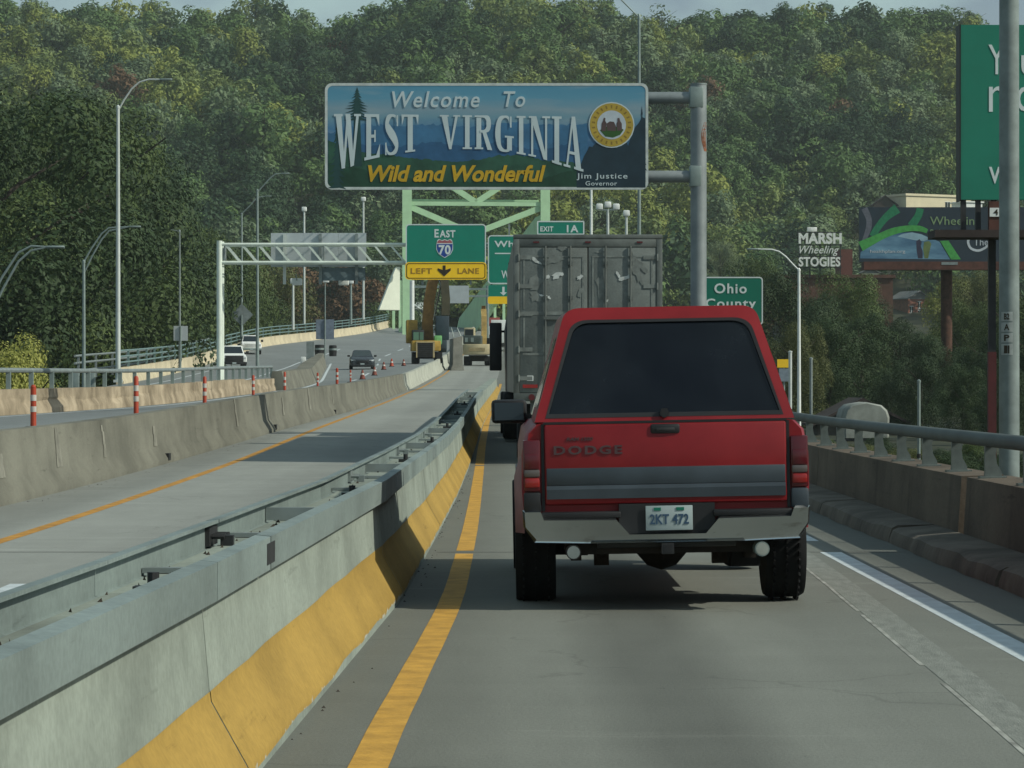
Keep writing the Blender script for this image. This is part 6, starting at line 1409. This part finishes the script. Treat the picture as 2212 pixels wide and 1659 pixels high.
def crown_arrays(seed, nleaf, leaf, h=10., r=4.6, lobes=11, base=.22, rnd_n=.30, tight=.10, rk=1., q0=.25, q1=.72):
    """leaf-sized quads spread through a cluster of lobes; returns verts (4n,3)"""
    g = np.random.default_rng(seed); c = []; rad = []
    for i in range(lobes):
        f = (i+.5)/lobes; z_ = h*(base+(1-base)*f); env = math.sqrt(max(.06, 1-((f-.40)/.66)**2))
        a = g.uniform(0, 2*math.pi); q = r*env*g.uniform(q0,q1); c.append((q*math.cos(a), q*math.sin(a), z_-h*.05)); rad.append(rk*r*g.uniform(.30,.60)*(.6+.5*env))
    c.append((0,0,h*.80)); rad.append(r*.38*max(rk,.6)); c = np.array(c); rad = np.array(rad)
    li = g.choice(len(c), nleaf, p=rad**2/np.sum(rad**2)); d = g.normal(size=(nleaf,3)); d[:,2] = d[:,2]*.9+.25; d /= np.linalg.norm(d, axis=1)[:,None]
    rr_ = rad[li]*np.clip(g.normal(.95,tight,nleaf), .4, 1.22)
    p = c[li]+d*rr_[:,None]; p[:,2] = np.maximum(p[:,2], h*.10)
    nrm = d+g.normal(0,rnd_n,(nleaf,3)); nrm[:,2] += .2; nrm /= np.linalg.norm(nrm, axis=1)[:,None]
    u = np.cross(nrm, g.normal(size=(nleaf,3))); u /= np.linalg.norm(u, axis=1)[:,None]; v_ = np.cross(nrm, u)
    s_ = leaf*g.uniform(.55,1.25,nleaf)[:,None]; a = g.uniform(.55,1.0,nleaf)[:,None]
    q = np.stack([p-u*s_*.5, p+v_*s_*a*.32+u*s_*.05, p+u*s_*.6, p-v_*s_*a*.36], 1)
    return q.reshape(-1,3)
def leaf_mesh(name, verts, mats, mi=None):
    me = bpy.data.meshes.new(name); n = len(verts)//4
    me.vertices.add(len(verts)); me.vertices.foreach_set('co', verts.astype(np.float32).ravel())
    me.loops.add(4*n); me.loops.foreach_set('vertex_index', np.arange(4*n, dtype=np.int32))
    me.polygons.add(n); me.polygons.foreach_set('loop_start', np.arange(0,4*n,4,dtype=np.int32))
    for m in mats: me.materials.append(m)
    if mi is not None: me.polygons.foreach_set('material_index', mi.astype(np.int32))
    me.update(calc_edges=True); return me
def trunk_mesh(seed, h, r0):
    r = random.Random(seed); mb = MB()
    mb.tube([(0,0,-1.0),(r.uniform(-.1,.1),0,h*.25),(r.uniform(-.2,.2),r.uniform(-.2,.2),h*.55),(r.uniform(-.3,.3),r.uniform(-.3,.3),h*.85)], [r0*1.2,r0,r0*.62,r0*.2], 8)
    for i in range(7):
        a = r.uniform(0,6.28); z_ = h*r.uniform(.25,.7); L_ = h*r.uniform(.2,.34)
        mb.tube([(0,0,z_),(math.cos(a)*L_*.5,math.sin(a)*L_*.5,z_+L_*.45),(math.cos(a)*L_,math.sin(a)*L_,z_+L_*.75)], [r0*.45,r0*.26,r0*.08], 6)
    return mb.mesh('trunk', BARK)
# --- nearer trees, finely leaved
def near_protos(tagname, leaf, nl, h, r, cnt, seed0, lobes=16):
    return [(crown_arrays(seed0+i, nl, leaf, h, r, lobes, .14, .28, .10, .50, .15, .92), trunk_mesh(seed0+i, h, h*.022)) for i in range(cnt)]
NEAR = near_protos('near', .22, 42000, 14., 6.4, 5, 100, 64)
NEARM = {}
def near_tree(label, x, y, zb, h, k, ci, wid=1., group='broadleaf trees beside the road', name='broadleaf_tree'):
    key = (k, ci)
    if k not in NEARM: NEARM[k] = leaf_mesh('crown', NEAR[k][0], [NLEAF[0]])
    rt = thing(name, label, 'tree', (x,y,zb), random.Random(int(x*31+y)).uniform(0,6.28), group)
    s_ = h/14.
    c_ = link('crown', NEARM[k], rt); c_.material_slots[0].link = 'OBJECT'; c_.material_slots[0].material = NLEAF[ci]; c_.scale = (s_*wid,s_*wid,s_); t_ = link('trunk', NEAR[k][1], rt); t_.scale = (s_,s_,s_); return rt
rnd = random.Random(77)
def place(u, vtop, y4, k, ci, wid, label, zb=None, name='broadleaf_tree', **kw):
    if u < 640:
        while name != 'yellow_bush' and P(u, vtop, y4).x > rampx(max(y4,100)) - 10.5 and y4 < 266: y4 += 3
    p = P(u, vtop, y4); zb = float(terrain(p.x, p.y))-.3 if zb is None else zb
    return near_tree(label, p.x, p.y, zb, p.z-zb, k, ci, wid, name=name, **kw)
# left mass
L1 = [(-60,215,104,0,0,1.0),(60,195,118,1,1,.95),(150,205,112,2,0,.9),(215,262,106,3,1,.85),(278,330,110,0,0,.8),(340,420,118,1,0,.8),(10,400,84,2,1,.9),(130,420,88,3,0,.9),(-70,470,78,0,1,.9),(225,470,92,1,0,.85),(300,520,100,2,0,.8),
      (60,560,74,3,0,.9),(170,600,82,0,0,.9),(262,640,96,2,0,.9),(345,560,112,3,0,.85),(395,640,126,1,0,.8),(-30,620,66,2,0,1.0)]
wordsL = ['tallest dark tree at the left edge behind the light poles','tall green tree topping the left tree mass','tall dark tree left of the tall pale light pole','green tree just left of the tall light pole top','dark tree right of the tall light pole','dark tree sloping down toward the gantry post',
 'leafy green tree above the left edge lamp arm','dark tree behind the twin-bar lamp arm','green tree half cut off by the left edge','dark tree behind the middle of the tall light pole','shadowy tree right of the tall light pole foot','shadowy tree above the bright yellow bush',
 'shadowy tree behind the lower ramp pole','shadowy tree at the foot of the tall light pole','dark tree behind the pale sign back','dark tree behind the ramp guardrail','shadowy low tree at the far left edge']
for (u,v,y4,k,ci,wd), lab in zip(L1, wordsL): place(u, v, y4, k, ci, wd, lab)
for u,v,y4,k,ci,wd,lab in ((425,488,150,1,1,.75,'bright green tree left of the gantry post top'),(462,520,158,3,1,.7,'green tree directly behind the gantry post'),(500,590,175,0,1,.75,'green tree behind the diamond sign'),
    (545,640,192,2,0,.9,'low dark tree behind the ramp railing near the gantry poles'),(470,650,170,1,0,.9,'low dark tree behind the white pickup ramp'),(585,560,215,3,2,.7,'olive tree left of the blank sign back')):
    place(u, v, y4, k, ci, wd, lab)
LB = leaf_mat('leaf_bright', (.20,.23,.05), (.50,.50,.15), .35, .8, .15)
NLEAF.append(LB); 
place(12, 736, 56, 2, 6, .62, 'bright yellow-green sunlit bush at the left edge above the tan parapet', group=None, name='yellow_bush')
# right mass
R1 = [(1630,562,190,0,1,.7),(1700,585,150,1,0,.8),(1770,640,165,2,0,.8),(1830,590,175,3,1,.8),(1868,640,185,0,0,.7),(1945,690,150,1,0,.9),(1860,680,130,2,0,.9),(1790,690,122,3,0,.9),(1725,700,118,0,2,.7),(2010,720,140,2,0,.9),(2085,650,160,3,1,.8),(2120,590,200,0,2,.8),(2065,600,220,1,3,.75),
      (2140,720,120,2,0,.9),(2195,640,130,3,1,.9),(1990,770,112,0,0,.9),(1925,800,118,1,0,.9),(1760,770,124,2,0,.9),(2080,790,104,3,0,.9),(1600,560,388,0,4,.8),(1555,520,392,1,4,.8),(1495,540,386,2,4,.8),(1450,500,396,3,3,.8),(2180,800,92,1,0,1.),(2240,700,100,2,0,1.)]
wordsR = ['green tree right of the county sign','dark tree behind the white light pole arm','dark tree below the rooftop letters','green tree right of the rooftop letters','dark tree below the left end of the navy billboard','dark tree left of the billboard column','dark tree above the shed roof','dark tree right of the white light pole','olive tree beside the yellow banner','dark tree behind the billboard column foot','green tree right of the billboard column','olive tree under the navy billboard','yellow-green tree beneath the billboard walkway',
 'dark tree left of the thick grey pole','green tree right of the thick grey pole','shadowy tree behind the lone thin pole','shadowy low tree right of the shed','shadowy low tree left of the shed','shadowy low tree beside the dark red column','grey-green tree above the county sign','grey-green tree right of the welcome sign post foot','grey-green tree right of the trailer top','yellow-green tree above the trailer roof corner','shadowy tree at the right edge behind the rail','dark tree at the right edge under the billboards']
for (u,v,y4,k,ci,wd), lab in zip(R1, wordsR): place(u, v, y4, k, ci, wd, lab)

for i,(u,y4,top) in enumerate(((1748,64,-.5),(1785,72,-.7),(1822,62,-.9),(1925,66,-.8),(1968,60,-.6),(2018,64,-.9),(2060,58,-.7),(2100,66,-.5),(2140,60,-.8),(2195,56,-.6),(1860,74,-1.2),(1900,82,-1.0))):
    x = (u-CX)/4100*y4; near_tree('low dark bush behind the parapet rail, %s' % ('nearest the pickup','second from the pickup','third from the pickup','left of the lone thin pole','beside the lone thin pole','left of the billboard column','right of the billboard column','left of the dark red column','beside the dark red column','nearest the thick grey pole','under the covered trailer, left','under the covered trailer, right')[i], x, y4*S, -2.4, 2.2+top*.5, i%5, (0,1,0,0,2,0)[i%6], 1.5, group='low bushes behind the right parapet', name='bush')
# --- the wooded hillside
HV_ = [crown_arrays(300+i, 3000, .64, 10., 5.4, 26, .18, .24, .10, .62, .15, .85) for i in range(5)]
HT = [trunk_mesh(400+i, 11., .22) for i in range(3)]
HM = {(k,ci): leaf_mesh('crown', HV_[k], [LEAF[ci][1]]) for k in range(5) for ci in range(6)}
FV = [crown_arrays(500+i, 800, 1.02, 10., 5.4, 22, .18, .24, .10, .66, .15, .82) for i in range(4)]
KEEP = [(1942,2125,416,452,430*S),(1890,1936,425,452,428*S),(1962,2012,636,672,395*S),(1866,1898,588,606,400*S)]
g = np.random.default_rng(4); cand = []
for yy in np.arange(592, 940, 8.2):
    half = 1120/F*yy*1.12+12
    for xx in np.arange(-half, half, 8.4):
        x, y = xx+g.uniform(-3,3), yy+g.uniform(-3,3); z_ = float(terrain(x,y)); s_ = g.uniform(.62,1.6)
        if g.random() < .08: s_ *= 1.2
        u, v = CX+x/y*F, HV-(z_+9*s_-EYE)/y*F
        n1 = math.sin(x/21.+1)+math.sin(y/27.+x/40.)+g.normal(0,.9)
        ci = 0 if n1 < -1.25 else 1 if n1 < .0 else 4 if n1 < .75 else 2 if n1 < 1.6 else 3
        if g.random() < .12: ci = int(g.choice([0,1,2,3,4]))
        if (520 < u < 880 and v > 560) and g.random() < .75: ci = 5 if g.random() < .6 else 2
        elif g.random() < .006: ci = 5
        rpx = 5.0*s_/y*F; ut, ub = HV-(z_+12.5*s_-EYE)/y*F, HV-(z_-EYE)/y*F
        if any(y < Yb+14 and u+rpx > a0 and u-rpx < a1 and ut < b1 and ub > b0-10 for a0,a1,b0,b1,Yb in KEEP): continue
        cand.append((x,y,z_,s_,ci,u,v))
def hidden(u, v):
    if 705 < u < 1395 and 200 < v < 400: return True
    if u < 330 and v > 260: return True
    if u < 470 and v > 480: return True
    if u > 2085 and 80 < v < 440: return True
    if 1860 < u and 450 < v < 570: return True
    if u > 1640 and v > 600: return True
    if 1100 < u < 1640 and v > 520: return True
    if 885 < u < 1290 and v > 480: return True
    return u < -20 or u > 2230
vis = [c for c in cand if not hidden(c[5],c[6])]
vis.sort(key=lambda c: -c[3]/c[1]); single = set(id(c) for c in vis[:246])
tr_lab = {0:'dark green broadleaf tree in the far hillside wood',1:'mid green broadleaf tree in the far hillside wood',2:'olive broadleaf tree in the far hillside wood',3:'yellow-green broadleaf tree in the far hillside wood',4:'grey-green broadleaf tree in the far hillside wood',5:'rusty brown tree in the far hillside wood'}
COLR = {0:'dark green',1:'mid green',2:'olive',3:'yellow-green',4:'grey-green',5:'rusty brown'}
def where(u, v):
    row = 'on the skyline' if v < 110 else 'high up' if v < 215 else 'mid-slope' if v < 350 else 'low'
    zn = [(150,'at the far left'),(300,'near the tall pale pole'),(420,'right of the tall pale pole'),(560,'above the gantry post'),(710,'left of the welcome sign'),(880,'over the word WEST'),(1060,'over the sign centre'),(1240,'over the word VIRGINIA'),(1400,'over the gold seal'),(1540,'over the sign post'),(1700,'over the county sign'),(1850,'over the rooftop letters'),(2000,'over the navy billboard'),(9999,'beside the green billboard')]
    return row + ' ' + next(n_ for m_, n_ in zn if u < m_)
def lab_of(c): return ('small ' if c[3] < .85 else 'large ' if c[3] > 1.2 else '') + COLR[c[4]] + ' hillside tree ' + where(c[5], c[6])
byl = {}
for c in vis[:246]: byl.setdefault(lab_of(c), []).append(c)
LABS = {}
for lb, cs_ in byl.items():
    cs_.sort(key=lambda c: c[5])
    for i_, c in enumerate(cs_): LABS[id(c)] = lb if len(cs_) == 1 else lb + (', left of two', ', right of two')[i_] if len(cs_) == 2 else lb + ', %s of %d' % (('first','second','third','fourth','fifth','sixth','seventh','eighth','ninth','tenth')[i_ % 10], len(cs_))
rest_v = []; rest_m = []; rr2 = random.Random(6)
for c in cand:
    x,y,z_,s_,ci,u,v = c
    if id(c) in single:
        k = rr2.randrange(5); lb_ = LABS[id(c)]; lb_ = lb_.replace('hillside ','') if len(lb_.split()) > 16 else lb_
        rt = thing('hillside_tree', lb_, 'tree', (x,y,z_-.6), rr2.uniform(0,6.28), tr_lab[ci].replace('tree in','trees in'))
        rt.scale = (s_*rr2.uniform(.92,1.2), s_*rr2.uniform(.92,1.2), s_*rr2.uniform(.85,1.12)); link('crown', HM[(k,ci)], rt); link('trunk', HT[k%3], rt)
    else:
        a = rr2.uniform(0,6.28); q = FV[rr2.randrange(4)]; ca, sa = math.cos(a)*s_, math.sin(a)*s_; h_ = s_*rr2.uniform(.85,1.1)
        w_ = np.stack([q[:,0]*ca-q[:,1]*sa+x, q[:,0]*sa+q[:,1]*ca+y, q[:,2]*h_+z_-.6], 1); rest_v.append(w_); rest_m.append(np.full(len(q)//4, ci))
fo = link('forest', leaf_mesh('forest', np.concatenate(rest_v), [m for _,m in LEAF[:6]], np.concatenate(rest_m)))
tag(fo, 'mixed green hillside forest filling the slope behind the road', 'forest', kind='stuff')
# bare-topped trees on the skyline
for u, vt, lb in ((495,18,'above the tall pale pole'),(1065,4,'over the sign centre'),(1430,6,'just right of the tall grey pole top'),(1700,8,'over the rooftop letters'),(1760,40,'shorter, right of the one over the rooftop letters'),(1905,60,'lowest, left of the green billboard'),(2100,30,'behind the top of the green billboard'),(60,2,'at the far left'),(1985,12,'tallest near the green billboard')):
    y = 905; x = (u-CX)/F*y; zb = float(terrain(x,y)); h = EYE-(vt-HV)/F*y - zb
    rt = thing('sparse_tree', 'thin half-bare tree on the skyline, ' + lb, 'tree', (x,y,zb), rr2.uniform(0,6), 'half-bare trees on the skyline')
    if 'sparse' not in HM:
        HM['sparse'] = leaf_mesh('crown', crown_arrays(901, 170, .95, 14., 3.6, 9, .45), [LEAF[4][1]]); HT.append(trunk_mesh(905, 14., .20))
    s_ = h/14.; o = link('crown', HM['sparse'], rt); o.scale = (s_,s_,s_); o = link('trunk', HT[-1], rt); o.scale = (s_,s_,s_)
# shrubs at the foot of the far bank beside the bridge
for u, v, y4, ci, lab in ((838,660,285,1,'small green bush left of its neighbour against the left bridge girder'),(862,652,292,0,'small dark bush closest to the left bridge portal post')):
    place(u, v, y4, 1, ci, 1.0, lab, group='bushes by the bridge girder', name='bush')
gm = mat('ivy_leaf', (.03,.05,.02), .8)

# ================================================================ HAZE
HAZE = 0.00014
if HAZE:
    mb = MB(); mb.box(-420, 420, -60, 1300, -12, 190)
    hm = bpy.data.materials.new('haze_air'); hm.use_nodes = True; t = hm.node_tree; t.nodes.clear()
    o_ = t.nodes.new('ShaderNodeOutputMaterial'); pv = t.nodes.new('ShaderNodeVolumePrincipled'); pv.inputs['Color'].default_value = (.80,.92,.90,1); pv.inputs['Density'].default_value = HAZE; pv.inputs['Anisotropy'].default_value = .2
    t.links.new(pv.outputs[0], o_.inputs['Volume'])
    o = mb.build('haze', hm); o['kind'] = 'stuff'
